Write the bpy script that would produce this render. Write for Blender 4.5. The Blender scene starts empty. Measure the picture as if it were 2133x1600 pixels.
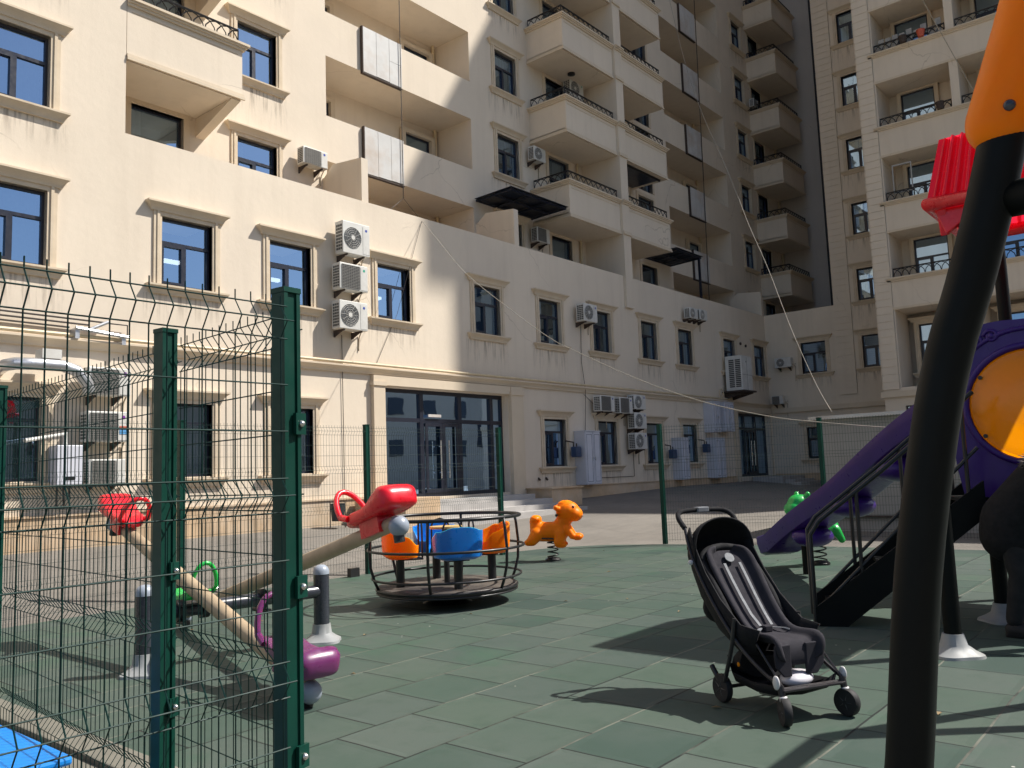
import bpy, bmesh, math, random
from mathutils import Vector, Matrix, Euler
R = math.radians
PI = math.pi
S = bpy.context.scene
COL = S.collection

# ------------------------------------------------------------------ camera
HC = 1.45
cam = bpy.data.cameras.new('camera')
camo = bpy.data.objects.new('camera', cam)
COL.objects.link(camo)
S.camera = camo
F_PX = 1743.24
cam.sensor_width = 36.0
cam.lens = 36.0 * F_PX / 2133.0
cam.clip_start = 0.05
cam.clip_end = 600
_a, _p, _r = R(49.999), R(6.069), R(-2.090)
Fv = Vector((math.sin(_a) * math.cos(_p), math.cos(_a) * math.cos(_p), math.sin(_p)))
Rv = Vector((math.cos(_a), -math.sin(_a), 0))
Uv = Rv.cross(Fv)
R2 = Rv * math.cos(_r) + Uv * math.sin(_r)
U2 = -Rv * math.sin(_r) + Uv * math.cos(_r)
M3 = Matrix((R2, U2, -Fv)).transposed()
camo.matrix_world = Matrix.Translation((0, 0, HC)) @ M3.to_4x4()

# ------------------------------------------------------------------ light
SUN_D = Vector((-0.60, 0.54, -1.0)).normalized()      # the way the light travels
elev = math.asin(-SUN_D.z)
to_sun = -SUN_D
az = math.atan2(to_sun.x, to_sun.y)                   # clockwise from +Y
w = bpy.data.worlds.new('World')
S.world = w
w.use_nodes = True
nt = w.node_tree
for n in list(nt.nodes):
    nt.nodes.remove(n)
sky = nt.nodes.new('ShaderNodeTexSky')
sky.sky_type = 'NISHITA'
sky.sun_disc = False
sky.sun_elevation = elev
sky.sun_rotation = az
sky.altitude = 0
sky.air_density = 1.0
sky.dust_density = 1.5
sky.ozone_density = 1.0
bg = nt.nodes.new('ShaderNodeBackground')
bg.inputs['Strength'].default_value = 0.085
wo = nt.nodes.new('ShaderNodeOutputWorld')
nt.links.new(sky.outputs[0], bg.inputs[0])
nt.links.new(bg.outputs[0], wo.inputs[0])
sun = bpy.data.lights.new('sun', 'SUN')
sun.energy = 4.6
sun.angle = R(0.53)
sun.color = (1.0, 0.955, 0.88)
suno = bpy.data.objects.new('sun', sun)
COL.objects.link(suno)
suno.rotation_euler = SUN_D.to_track_quat('-Z', 'Y').to_euler()
S.view_settings.view_transform = 'Standard'
S.view_settings.look = 'None'
S.view_settings.gamma = 1.0
S.view_settings.exposure = 0.55
S.cycles.max_bounces = 8
S.cycles.diffuse_bounces = 6
S.cycles.transparent_max_bounces = 16

# ------------------------------------------------------------------ helpers
rnd = random.Random(7)


class MB:
    def __init__(s):
        s.v = []
        s.f = []

    def add(s, vs, fs):
        o = len(s.v)
        s.v += [tuple(v) for v in vs]
        s.f += [tuple(i + o for i in f) for f in fs]
        return s

    def quad(s, a, b, c, d):
        return s.add([a, b, c, d], [(0, 1, 2, 3)])

    def box(s, x0, x1, y0, y1, z0, z1):
        vs = [(x, y, z) for x in (x0, x1) for y in (y0, y1) for z in (z0, z1)]
        return s.add(vs, [(0, 1, 3, 2), (4, 6, 7, 5), (0, 4, 5, 1), (2, 3, 7, 6), (0, 2, 6, 4), (1, 5, 7, 3)])

    def tube(s, pts, r, n=8, closed=False, caps=True):
        P = [Vector(p) for p in pts]
        m = len(P)
        rs = r if isinstance(r, (list, tuple)) else [r] * m
        T = []
        for i in range(m):
            if closed:
                t = P[(i + 1) % m] - P[i - 1]
            elif i == 0:
                t = P[1] - P[0]
            elif i == m - 1:
                t = P[-1] - P[-2]
            else:
                t = (P[i + 1] - P[i]).normalized() + (P[i] - P[i - 1]).normalized()
            T.append(t.normalized())
        up = Vector((0, 0, 1)) if abs(T[0].z) < 0.9 else Vector((1, 0, 0))
        N = (up - T[0] * up.dot(T[0])).normalized()
        rings = []
        for i in range(m):
            N = (N - T[i] * N.dot(T[i])).normalized()
            B = T[i].cross(N)
            rings.append([P[i] + (N * math.cos(2 * PI * k / n) + B * math.sin(2 * PI * k / n)) * rs[i] for k in range(n)])
        return s.rings(rings, closed, caps)

    def rings(s, rings, closed=False, caps=True):
        n = len(rings[0])
        o = len(s.v)
        for rg in rings:
            s.v += [tuple(p) for p in rg]
        m = len(rings)
        for i in range(m if closed else m - 1):
            a = o + i * n
            b = o + ((i + 1) % m) * n
            for k in range(n):
                k2 = (k + 1) % n
                s.f.append((a + k, a + k2, b + k2, b + k))
        if caps and not closed:
            s.f.append(tuple(o + k for k in range(n))[::-1])
            s.f.append(tuple(o + (m - 1) * n + k for k in range(n)))
        return s

    def cyl(s, p0, p1, r0, r1=None, n=14):
        return s.tube([p0, p1], [r0, r0 if r1 is None else r1], n)

    def lathe(s, prof, n=20, c=(0, 0, 0)):
        rg = [[(c[0] + r * math.cos(2 * PI * k / n), c[1] + r * math.sin(2 * PI * k / n), c[2] + z) for k in range(n)] for r, z in prof]
        return s.rings(rg)

    def ell(s, c, r, nu=14, nv=9):
        rg = []
        for j in range(1, nv):
            a = PI * j / nv
            rg.append([(c[0] + r[0] * math.sin(a) * math.cos(2 * PI * k / nu), c[1] + r[1] * math.sin(a) * math.sin(2 * PI * k / nu), c[2] + r[2] * math.cos(a)) for k in range(nu)])
        return s.rings(rg)

    def prism(s, poly, y0, y1, ax='y'):
        def P(a, b, t):
            return {'y': (a, t, b), 'x': (t, a, b), 'z': (a, b, t)}[ax]
        n = len(poly)
        o = len(s.v)
        s.v += [P(a, b, y0) for a, b in poly] + [P(a, b, y1) for a, b in poly]
        for k in range(n):
            k2 = (k + 1) % n
            s.f.append((o + k, o + k2, o + n + k2, o + n + k))
        s.f.append(tuple(o + k for k in range(n)))
        s.f.append(tuple(o + n + k for k in range(n))[::-1])
        return s

    def xf(s, M):
        s.v = [tuple(M @ Vector(v)) for v in s.v]
        return s

    def build(s, name, mat, parent=None, smooth=False, bevel=0, fixn=True):
        me = bpy.data.meshes.new(name)
        me.from_pydata(s.v, [], s.f)
        if fixn:
            bm = bmesh.new()
            bm.from_mesh(me)
            bmesh.ops.recalc_face_normals(bm, faces=bm.faces)
            bm.to_mesh(me)
            bm.free()
        me.materials.append(mat)
        o = bpy.data.objects.new(name, me)
        COL.objects.link(o)
        if smooth:
            me.shade_smooth()
            if smooth != 'all':
                try:
                    me.set_sharp_from_angle(angle=R(40))
                except Exception:
                    pass
        if bevel:
            b = o.modifiers.new('bevel', 'BEVEL')
            b.width = bevel
            b.segments = 2
            b.limit_method = 'ANGLE'
            b.angle_limit = R(40)
        if parent:
            o.parent = parent
        return o


def smoothpts(P, n=6):
    out = []
    P = [Vector(p) for p in P]
    for i in range(len(P) - 1):
        p0 = P[max(0, i - 1)]
        p1, p2 = P[i], P[i + 1]
        p3 = P[min(len(P) - 1, i + 2)]
        for k in range(n):
            t = k / n
            out.append(0.5 * ((2 * p1) + (-p0 + p2) * t + (2 * p0 - 5 * p1 + 4 * p2 - p3) * t * t + (-p0 + 3 * p1 - 3 * p2 + p3) * t ** 3))
    out.append(P[-1])
    return out



def thing(name, label, cat, loc=(0, 0, 0), rz=0, group=None):
    o = bpy.data.objects.new(name, None)
    o.empty_display_size = 0.1
    COL.objects.link(o)
    o.location = loc
    o.rotation_euler = (0, 0, rz)
    return tag(o, label, cat, group)


def tag(o, label, cat, group=None):
    o['label'] = label
    o['category'] = cat
    if group:
        o['group'] = group
    return o


def structure(o):
    o['kind'] = 'structure'
    return o


def copy_tree(o, parent=None):
    c = o.copy()
    COL.objects.link(c)
    c.parent = parent
    for ch in list(o.children):
        copy_tree(ch, c)
    return c


# ------------------------------------------------------------------ materials
class NT:
    def __init__(s, name):
        s.m = bpy.data.materials.new(name)
        s.m.use_nodes = True
        s.t = s.m.node_tree
        s.b = s.t.nodes['Principled BSDF']
        s.out = s.t.nodes['Material Output']

    def n(s, typ, **kw):
        nd = s.t.nodes.new(typ)
        for k, v in kw.items():
            if k in nd.inputs:
                nd.inputs[k].default_value = v
            else:
                setattr(nd, k, v)
        return nd

    def l(s, a, b):
        s.t.links.new(a, b)

    def math(s, op, a, b=None, c=None):
        nd = s.t.nodes.new('ShaderNodeMath')
        nd.operation = op
        for i, x in enumerate((a, b, c)):
            if x is None:
                continue
            if isinstance(x, (int, float)):
                nd.inputs[i].default_value = x
            else:
                s.l(x, nd.inputs[i])
        return nd.outputs[0]

    def coord(s, scale=(1, 1, 1), kind='Object'):
        tc = s.t.nodes.new('ShaderNodeTexCoord')
        mp = s.t.nodes.new('ShaderNodeMapping')
        mp.inputs['Scale'].default_value = scale
        s.l(tc.outputs[kind], mp.inputs[0])
        return mp.outputs[0]

    def noise(s, vec, scale, detail=4, rough=0.55):
        nd = s.n('ShaderNodeTexNoise', Scale=scale, Detail=detail, Roughness=rough)
        s.l(vec, nd.inputs['Vector'])
        return nd.outputs['Fac']

    def ramp(s, fac, stops):
        nd = s.t.nodes.new('ShaderNodeValToRGB')
        e = nd.color_ramp.elements
        while len(e) < len(stops):
            e.new(0.5)
        for i, (p, c) in enumerate(stops):
            e[i].position = p
            e[i].color = (c[0], c[1], c[2], 1) if isinstance(c, (tuple, list)) else (c, c, c, 1)
        s.l(fac, nd.inputs[0])
        return nd.outputs[0]

    def mix(s, fac, a, b, bt='MIX'):
        nd = s.t.nodes.new('ShaderNodeMix')
        nd.data_type = 'RGBA'
        nd.blend_type = bt
        for i, x in ((0, fac), (6, a), (7, b)):
            if isinstance(x, (int, float)):
                nd.inputs[i].default_value = x
            elif isinstance(x, (tuple, list)):
                nd.inputs[i].default_value = (x[0], x[1], x[2], 1)
            else:
                s.l(x, nd.inputs[i])
        return nd.outputs[2]

    def bump(s, h, strength=0.3, dist=0.01):
        nd = s.n('ShaderNodeBump', Strength=strength, Distance=dist)
        s.l(h, nd.inputs['Height'])
        s.l(nd.outputs[0], s.b.inputs['Normal'])


def simple(name, col, rough=0.6, metal=0.0, var=0.12, scale=6.0, bump=0.0, bscale=60, spec=0.5, coat=0.0, dirt=None):
    k = NT(name)
    v = k.coord()
    f = k.noise(v, scale, 5)
    lo = tuple(c * (1 - var) for c in col)
    hi = tuple(min(1, c * (1 + var)) for c in col)
    c = k.ramp(f, [(0.3, lo), (0.7, hi)])
    if dirt:
        f2 = k.noise(v, scale * 0.37, 6, 0.65)
        m = k.ramp(f2, [(0.45, 0.0), (0.7, dirt[1])])
        c = k.mix(m, c, dirt[0])
    k.l(c, k.b.inputs['Base Color'])
    k.b.inputs['Metallic'].default_value = metal
    k.b.inputs['Specular IOR Level'].default_value = spec
    k.b.inputs['Coat Weight'].default_value = coat
    k.b.inputs['Coat Roughness'].default_value = 0.15
    rr = k.ramp(k.noise(v, scale * 2.3, 3), [(0.3, max(0, rough - 0.08)), (0.7, min(1, rough + 0.08))])
    k.l(rr, k.b.inputs['Roughness'])
    if bump:
        k.bump(k.noise(v, bscale, 3), bump, 0.004)
    return k.m


def stucco(name, col, streak=0.10):
    k = NT(name)
    v = k.coord()
    big = k.noise(v, 0.35, 5, 0.6)
    mid = k.noise(v, 2.2, 6, 0.65)
    vs = k.coord((3.0, 3.0, 0.22))
    st = k.noise(vs, 1.0, 5, 0.6)
    c = k.ramp(big, [(0.3, tuple(x * 0.93 for x in col)), (0.7, tuple(min(1, x * 1.04) for x in col))])
    c = k.mix(k.ramp(mid, [(0.35, 0.0), (0.75, 0.20)]), c, tuple(x * 0.86 for x in col))
    c = k.mix(k.ramp(st, [(0.50, 0.0), (0.78, streak * 3)]), c, (col[0] * 0.72, col[1] * 0.70, col[2] * 0.68))
    # repaired patches and hairline cracks
    vo = k.n('ShaderNodeTexVoronoi', Scale=0.45)
    vo.feature = 'F1'
    wv = k.n('ShaderNodeVectorMath')
    wv.operation = 'MULTIPLY_ADD'
    nz = k.n('ShaderNodeTexNoise', Scale=0.9, Detail=4)
    k.l(v, nz.inputs['Vector'])
    k.l(nz.outputs['Color'], wv.inputs[0])
    wv.inputs[1].default_value = (0.9, 0.9, 0.9)
    k.l(v, wv.inputs[2])
    k.l(wv.outputs[0], vo.inputs['Vector'])
    sepc = k.n('ShaderNodeSeparateColor')
    k.l(vo.outputs['Color'], sepc.inputs[0])
    pt = k.ramp(sepc.outputs[0], [(0.70, 0.0), (0.72, 0.16)])
    c = k.mix(pt, c, (col[0] * 0.90, col[1] * 0.90, col[2] * 0.94))
    v2 = k.n('ShaderNodeTexVoronoi', Scale=0.22)
    v2.feature = 'DISTANCE_TO_EDGE'
    k.l(wv.outputs[0], v2.inputs['Vector'])
    ck = k.math('MULTIPLY', k.math('LESS_THAN', v2.outputs['Distance'], 0.0022), k.ramp(big, [(0.5, 0.0), (0.6, 0.5)]))
    c = k.mix(ck, c, (col[0] * 0.55, col[1] * 0.52, col[2] * 0.48))
    # splash dirt low on the walls
    spz = k.n('ShaderNodeSeparateXYZ')
    k.l(v, spz.inputs[0])
    low = k.math('MULTIPLY', k.math('SUBTRACT', 1.0, k.math('MINIMUM', k.math('MAXIMUM', k.math('DIVIDE', k.math('SUBTRACT', spz.outputs[2], 0.8), 1.4), 0.0), 1.0)), k.ramp(mid, [(0.35, 0.0), (0.65, 0.45)]))
    c = k.mix(low, c, (col[0] * 0.70, col[1] * 0.66, col[2] * 0.60))
    k.l(c, k.b.inputs['Base Color'])
    k.b.inputs['Roughness'].default_value = 0.9
    k.b.inputs['Specular IOR Level'].default_value = 0.25
    k.bump(k.math('ADD', k.math('MULTIPLY', k.noise(v, 90, 3), 0.5), k.noise(v, 7, 3)), 0.28, 0.012)
    return k.m


M = {}
M['wall'] = stucco('cream_stucco', (0.74, 0.64, 0.515))
M['trim'] = stucco('cream_trim', (0.68, 0.57, 0.43), 0.05)
M['greywall'] = stucco('grey_render', (0.60, 0.55, 0.50), 0.08)
M['stone'] = simple('stone_plinth', (0.52, 0.37, 0.23), 0.7, var=0.22, scale=1.7, bump=0.2, dirt=((0.62, 0.54, 0.44), 0.7))
M['step'] = simple('step_stone', (0.40, 0.38, 0.36), 0.6, var=0.15, scale=2)
M['frame'] = simple('dark_aluminium', (0.016, 0.018, 0.030), 0.35, 0.0, var=0.1)
M['framel'] = simple('pale_frame', (0.35, 0.35, 0.34), 0.5)
M['iron'] = simple('black_iron', (0.012, 0.012, 0.014), 0.45)
M['room'] = simple('room_shade', (0.05, 0.045, 0.04), 0.9)  # dark colour stands in for the shade inside unlit rooms
M['curtain'] = simple('curtain_cloth', (0.34, 0.33, 0.31), 0.9, var=0.1, scale=8)
M['sheer'] = simple('curtain_pale', (0.52, 0.52, 0.50), 0.9, var=0.08, scale=8)
M['blind'] = simple('blind_slat', (0.30, 0.24, 0.19), 0.7)
M['acwhite'] = simple('ac_white', (0.66, 0.65, 0.61), 0.45, var=0.06, dirt=((0.35, 0.31, 0.26), 0.35), scale=4)
M['acdark'] = simple('ac_grille', (0.06, 0.06, 0.06), 0.5)
M['acgrill'] = simple('ac_grille_grey', (0.21, 0.20, 0.18), 0.55)
M['rust'] = simple('rusty_steel', (0.060, 0.042, 0.034), 0.8, var=0.35, scale=20)
M['blue_logo'] = simple('logo_blue', (0.05, 0.08, 0.35), 0.4)
M['purple_logo'] = simple('logo_purple', (0.20, 0.03, 0.28), 0.4)
M['green_logo'] = simple('logo_green', (0.03, 0.35, 0.22), 0.4)
M['red_logo'] = simple('label_red', (0.55, 0.10, 0.05), 0.5)
M['cyan_logo'] = simple('label_blue', (0.10, 0.32, 0.60), 0.5)
M['sheet'] = simple('white_sheet_metal', (0.56, 0.55, 0.53), 0.5, var=0.06, scale=3, dirt=((0.42, 0.28, 0.17), 0.5))
M['cabinet'] = simple('white_cabinet_paint', (0.60, 0.61, 0.67), 0.35, var=0.05, scale=3)
M['meter'] = simple('gas_meter_blue', (0.04, 0.065, 0.13), 0.4)
M['pipe'] = simple('cream_pipe', (0.62, 0.50, 0.32), 0.5)
M['duct'] = simple('zinc_duct', (0.55, 0.56, 0.58), 0.35, 0.7, var=0.15)
M['canopy'] = simple('canopy_steel', (0.010, 0.014, 0.028), 0.35)
M['fgreen'] = simple('fence_green_post', (0.003, 0.042, 0.029), 0.45, var=0.15, coat=0.0, spec=0.2)
M['wire'] = simple('fence_green_wire', (0.004, 0.028, 0.024), 0.55, var=0.1, spec=0.25)
M['bolt'] = simple('zinc_bolt', (0.6, 0.6, 0.58), 0.3, 0.9)
M['slate'] = simple('dark_blue_grey_paint', (0.030, 0.034, 0.045), 0.30, var=0.15, coat=0.3)
M['greycap'] = simple('grey_plastic', (0.30, 0.34, 0.40), 0.35)
M['footgrey'] = simple('grey_foot_plastic', (0.30, 0.31, 0.31), 0.5, dirt=((0.2, 0.2, 0.18), 0.4))
M['tan'] = simple('tan_pipe_paint', (0.42, 0.32, 0.21), 0.5, var=0.08, dirt=((0.26, 0.2, 0.13), 0.45))
M['red'] = simple('red_plastic', (0.72, 0.008, 0.022), 0.30, var=0.08, coat=0.25)
M['purple'] = simple('purple_plastic', (0.15, 0.025, 0.12), 0.34, var=0.08, coat=0.25)
M['violet'] = simple('violet_plastic', (0.036, 0.008, 0.15), 0.34, var=0.1, coat=0.1, spec=0.35)
M['green'] = simple('green_plastic', (0.012, 0.42, 0.07), 0.32, var=0.08, coat=0.3)
M['orange'] = simple('orange_plastic', (0.92, 0.215, 0.0), 0.42, var=0.08, coat=0.0, spec=0.2)
M['blue'] = simple('blue_plastic', (0.004, 0.19, 0.62), 0.32, var=0.08, coat=0.25)
M['bench'] = simple('blue_bench_plastic', (0.006, 0.22, 0.68), 0.45, var=0.08, bump=0.1)
M['black'] = simple('black_steel_paint', (0.012, 0.012, 0.013), 0.38, var=0.2)
M['bpole'] = simple('black_pole_coating', (0.0055, 0.0065, 0.006), 0.5, var=0.15, scale=3, bump=0.05, spec=0.15)
M['deck'] = simple('worn_deck_plate', (0.060, 0.050, 0.043), 0.6, var=0.3, scale=5, dirt=((0.17, 0.145, 0.115), 0.8), bump=0.3, bscale=50)
M['table'] = simple('table_disc', (0.55, 0.38, 0.14), 0.5)
M['fabric'] = simple('black_fabric', (0.010, 0.010, 0.012), 0.85, var=0.2, scale=12, bump=0.35, bscale=220, spec=0.3)
M['fabgrey'] = simple('charcoal_fabric', (0.034, 0.032, 0.039), 0.9, var=0.12, scale=12, bump=0.35, bscale=260, spec=0.2)
M['strap'] = simple('grey_strap', (0.17, 0.18, 0.195), 0.7, var=0.1, scale=30)
M['chrome'] = simple('pale_cap', (0.62, 0.60, 0.60), 0.3)
M['tube'] = simple('dark_frame_tube', (0.035, 0.032, 0.034), 0.35, 0.3)
M['spoke'] = simple('wheel_hub_grey', (0.05, 0.05, 0.052), 0.35)
M['tyre'] = simple('tyre_rubber', (0.014, 0.014, 0.015), 0.7)
M['brown'] = simple('brown_plastic', (0.11, 0.05, 0.045), 0.4)
M['rope'] = simple('pale_rope', (0.34, 0.31, 0.26), 0.8)
M['cable'] = simple('dark_cable', (0.05, 0.04, 0.035), 0.7)
M['pcable'] = simple('pale_cable', (0.40, 0.34, 0.25), 0.7)
M['concrete'] = simple('kerb_concrete', (0.17, 0.16, 0.13), 0.85, var=0.15, scale=3, bump=0.3)
M['kiosk'] = simple('grey_kiosk_render', (0.33, 0.32, 0.30), 0.85, var=0.08, scale=1.5, bump=0.15)
M['bin'] = simple('bin_metal', (0.03, 0.035, 0.04), 0.5)
M['skin'] = simple('skin', (0.45, 0.26, 0.19), 0.55, var=0.05)
M['hair'] = simple('hair', (0.02, 0.013, 0.01), 0.6)
M['fur'] = simple('grey_fur', (0.16, 0.14, 0.13), 0.95, var=0.5, scale=30)
M['jeans'] = simple('black_trousers', (0.012, 0.012, 0.014), 0.85)
M['tower'] = stucco('tower_render', (0.45, 0.40, 0.33))
M['bag'] = simple('white_bag', (0.6, 0.58, 0.62), 0.4)


def glass_mat():
    k = NT('window_glass')
    tr = k.n('ShaderNodeBsdfTransparent', Color=(0.58, 0.64, 0.66, 1))
    gl = k.n('ShaderNodeBsdfGlossy', Color=(0.48, 0.70, 1.0, 1), Roughness=0.015)
    fr = k.n('ShaderNodeFresnel', IOR=1.6)
    fac = k.math('ADD', k.math('MULTIPLY', fr.outputs[0], 1.1), 0.46)
    mx = k.n('ShaderNodeMixShader')
    k.l(fac, mx.inputs[0])
    k.l(tr.outputs[0], mx.inputs[1])
    k.l(gl.outputs[0], mx.inputs[2])
    k.l(mx.outputs[0], k.out.inputs['Surface'])
    v = k.coord((1, 1, 1))
    bp = k.n('ShaderNodeBump', Strength=0.06, Distance=0.02)
    k.l(k.noise(v, 1.7, 1), bp.inputs['Height'])
    k.l(bp.outputs[0], gl.inputs['Normal'])
    return k.m


def moulded(m_, sss=0.55, scale=0.10):
    b = m_.node_tree.nodes['Principled BSDF']
    b.inputs['Subsurface Weight'].default_value = sss
    b.inputs['Subsurface Radius'].default_value = (1.0, 0.45, 0.25)
    b.inputs['Subsurface Scale'].default_value = scale


for q_ in ('orange', 'red', 'green', 'blue', 'purple'):
    moulded(M[q_])


def thin_plastic(name, col, tcol):
    m_ = simple(name, col, 0.22, var=0.05, coat=0.6)
    t = m_.node_tree
    b = t.nodes['Principled BSDF']
    o = t.nodes['Material Output']
    tl = t.nodes.new('ShaderNodeBsdfTranslucent')
    tl.inputs['Color'].default_value = (*tcol, 1)
    mx = t.nodes.new('ShaderNodeMixShader')
    mx.inputs[0].default_value = 0.5
    t.links.new(b.outputs[0], mx.inputs[1])
    t.links.new(tl.outputs[0], mx.inputs[2])
    t.links.new(mx.outputs[0], o.inputs['Surface'])
    return m_


M['roofred'] = thin_plastic('thin_red_plastic', (0.80, 0.015, 0.05), (0.95, 0.03, 0.08))
M['discorange'] = thin_plastic('thin_orange_plastic', (0.90, 0.24, 0.0), (0.98, 0.34, 0.0))
M['glass'] = glass_mat()


def lamp_mat():
    k = NT('ceiling_lamp_glow')
    k.b.inputs['Base Color'].default_value = (0.9, 0.9, 0.9, 1)
    k.b.inputs['Emission Color'].default_value = (0.9, 0.95, 1.0, 1)
    k.b.inputs['Emission Strength'].default_value = 1.6
    return k.m


M['lamp'] = lamp_mat()


def stain_mat():
    k = NT('rain_streak_dirt')
    tc = k.t.nodes.new('ShaderNodeTexCoord')
    sp = k.n('ShaderNodeSeparateXYZ')
    k.l(tc.outputs['Generated'], sp.inputs[0])
    ob = k.coord((14, 14, 1.2))
    n_ = k.noise(ob, 1.0, 4)
    al = k.math('MULTIPLY', k.math('POWER', sp.outputs[2], 1.6), k.ramp(n_, [(0.50, 0.0), (0.72, 0.45)]))
    k.b.inputs['Base Color'].default_value = (0.24, 0.20, 0.16, 1)
    k.b.inputs['Roughness'].default_value = 0.95
    tr = k.n('ShaderNodeBsdfTransparent')
    mx = k.n('ShaderNodeMixShader')
    k.l(al, mx.inputs[0])
    k.l(tr.outputs[0], mx.inputs[1])
    k.l(k.b.outputs[0], mx.inputs[2])
    k.l(mx.outputs[0], k.out.inputs['Surface'])
    return k.m


M['stain'] = stain_mat()


def rubber():
    k = NT('rubber_tiles')
    T = 0.573
    tc = k.t.nodes.new('ShaderNodeTexCoord')
    sp = k.t.nodes.new('ShaderNodeSeparateXYZ')
    k.l(tc.outputs['Object'], sp.inputs[0])
    # slightly wavy seams
    wob = k.math('MULTIPLY', k.math('SUBTRACT', k.noise(tc.outputs['Object'], 1.3, 2), 0.5), 0.035)
    yy = k.math('DIVIDE', k.math('ADD', k.math('SUBTRACT', sp.outputs[1], 1.09), wob), T)
    row = k.math('FLOOR', yy)
    fy = k.math('SUBTRACT', yy, row)
    off = k.math('MULTIPLY', k.math('MODULO', k.math('ADD', row, 1000), 2.0), 0.5)
    xx = k.math('ADD', k.math('DIVIDE', k.math('ADD', k.math('SUBTRACT', sp.outputs[0], 3.64), wob), T), off)
    colm = k.math('FLOOR', xx)
    fx = k.math('SUBTRACT', xx, colm)
    dy = k.math('MINIMUM', fy, k.math('SUBTRACT', 1.0, fy))
    dx = k.math('MINIMUM', fx, k.math('SUBTRACT', 1.0, fx))
    my = k.math('LESS_THAN', dy, 0.0115)
    mx = k.math('LESS_THAN', dx, 0.0105)
    cmb = k.n('ShaderNodeCombineXYZ')
    k.l(row, cmb.inputs[0])
    k.l(colm, cmb.inputs[1])
    wn = k.n('ShaderNodeTexWhiteNoise')
    wn.noise_dimensions = '2D'
    k.l(cmb.outputs[0], wn.inputs['Vector'])
    base = k.ramp(wn.outputs['Value'], [(0.0, (0.040, 0.070, 0.058)), (0.3, (0.056, 0.092, 0.071)), (0.55, (0.074, 0.108, 0.082)), (0.8, (0.066, 0.094, 0.080)), (1.0, (0.086, 0.114, 0.094))])
    v = tc.outputs['Object']
    n1 = k.noise(v, 1.1, 5, 0.6)
    n2 = k.noise(v, 5.0, 6, 0.7)
    n3 = k.noise(v, 160, 2)
    c = k.mix(k.ramp(n1, [(0.45, 0.0), (0.75, 0.55)]), base, (0.094, 0.114, 0.100))
    c = k.mix(k.ramp(n2, [(0.50, 0.0), (0.8, 0.55)]), c, (0.034, 0.068, 0.046))
    c = k.mix(k.ramp(k.noise(v, 0.7, 4), [(0.56, 0.0), (0.7, 0.5)]), c, (0.035, 0.115, 0.062))
    c = k.mix(k.math('MULTIPLY', n3, 0.35), c, (0.020, 0.030, 0.024))
    # specks of litter and sand
    vo = k.n('ShaderNodeTexVoronoi', Scale=3.1)
    k.l(v, vo.inputs['Vector'])
    c = k.mix(k.math('LESS_THAN', vo.outputs['Distance'], 0.028), c, (0.42, 0.42, 0.38))
    # worn seams: dark gap; pale sand tone also paints sun caught on long seams
    sand_sun = k.ramp(k.noise(v, 0.8, 4), [(0.47, 0.0), (0.56, 1.0)])
    seamy = k.mix(sand_sun, (0.014, 0.019, 0.017), (0.15, 0.155, 0.125))
    c = k.mix(my, c, seamy)
    c = k.mix(mx, c, (0.012, 0.015, 0.014))
    k.l(c, k.b.inputs['Base Color'])
    k.b.inputs['Roughness'].default_value = 0.62
    k.b.inputs['Specular IOR Level'].default_value = 0.35
    cr = k.math('SUBTRACT', 1.0, k.math('MINIMUM', k.math('MULTIPLY', k.math('MINIMUM', dx, dy), 12.0), 1.0))
    tilt = k.math('MULTIPLY', k.math('SUBTRACT', wn.outputs['Value'], 0.5), 1.0)
    h = k.math('ADD', k.math('MULTIPLY', n3, 0.10), k.math('MULTIPLY', k.math('SUBTRACT', 1.0, k.math('MAXIMUM', my, mx)), 0.8))
    h = k.math('ADD', h, k.math('MULTIPLY', k.math('MULTIPLY', cr, k.noise(v, 2.2, 3)), 2.2))
    k.bump(h, 0.6, 0.007)
    return k.m


M['rubber'] = rubber()


def asphalt():
    k = NT('yard_asphalt')
    v = k.coord()
    vs = k.coord((0.6, 2.4, 1))
    a = k.noise(v, 0.5, 6, 0.65)
    b = k.noise(vs, 2.2, 6, 0.7)
    c = k.ramp(a, [(0.3, (0.170, 0.152, 0.130)), (0.7, (0.245, 0.220, 0.190))])
    c = k.mix(k.ramp(b, [(0.45, 0.0), (0.75, 0.5)]), c, (0.12, 0.11, 0.097))
    c = k.mix(k.math('MULTIPLY', k.noise(v, 55, 3), 0.45), c, (0.075, 0.072, 0.066))
    k.l(c, k.b.inputs['Base Color'])
    k.b.inputs['Roughness'].default_value = 0.85
    k.bump(k.noise(v, 60, 4), 0.5, 0.01)
    return k.m


M['asphalt'] = asphalt()

# ------------------------------------------------------------------ ground


def clamp(x, a, b):
    return max(a, min(b, x))


def zg(x, y):
    return clamp(0.1 * (y - 10.2), 0, 0.48) + clamp(0.025 * (x - 14.3), 0, 0.32) - 0.022


xs = [-120, -60, -30, -15] + [i * 0.5 for i in range(-16, 100)] + [60, 90, 140]
ys = [-120, -60, -30, -10] + [i * 0.35 for i in range(-10, 46)] + [20, 40, 80, 140]
m = MB()
for j, y in enumerate(ys):
    for i, x in enumerate(xs):
        m.v.append((x, y, zg(x, y)))
nx = len(xs)
for j in range(len(ys) - 1):
    for i in range(nx - 1):
        m.f.append((j * nx + i, j * nx + i + 1, (j + 1) * nx + i + 1, (j + 1) * nx + i))
structure(m.build('ground', M['asphalt'], smooth='all'))
edge = [(2.25, -9), (2.25, 10.05), (5.4, 10.22), (8.5, 10.16), (10.2, 10.25), (11.9, 10.2), (12.9, 9.95), (13.7, 9.3), (14.15, 8.3), (14.45, 7.0), (14.6, 5.6), (14.7, 3.0), (14.7, -9)]
structure(MB().prism(edge, -0.04, 0.0, 'z').build('playground_floor', M['rubber']))
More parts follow.
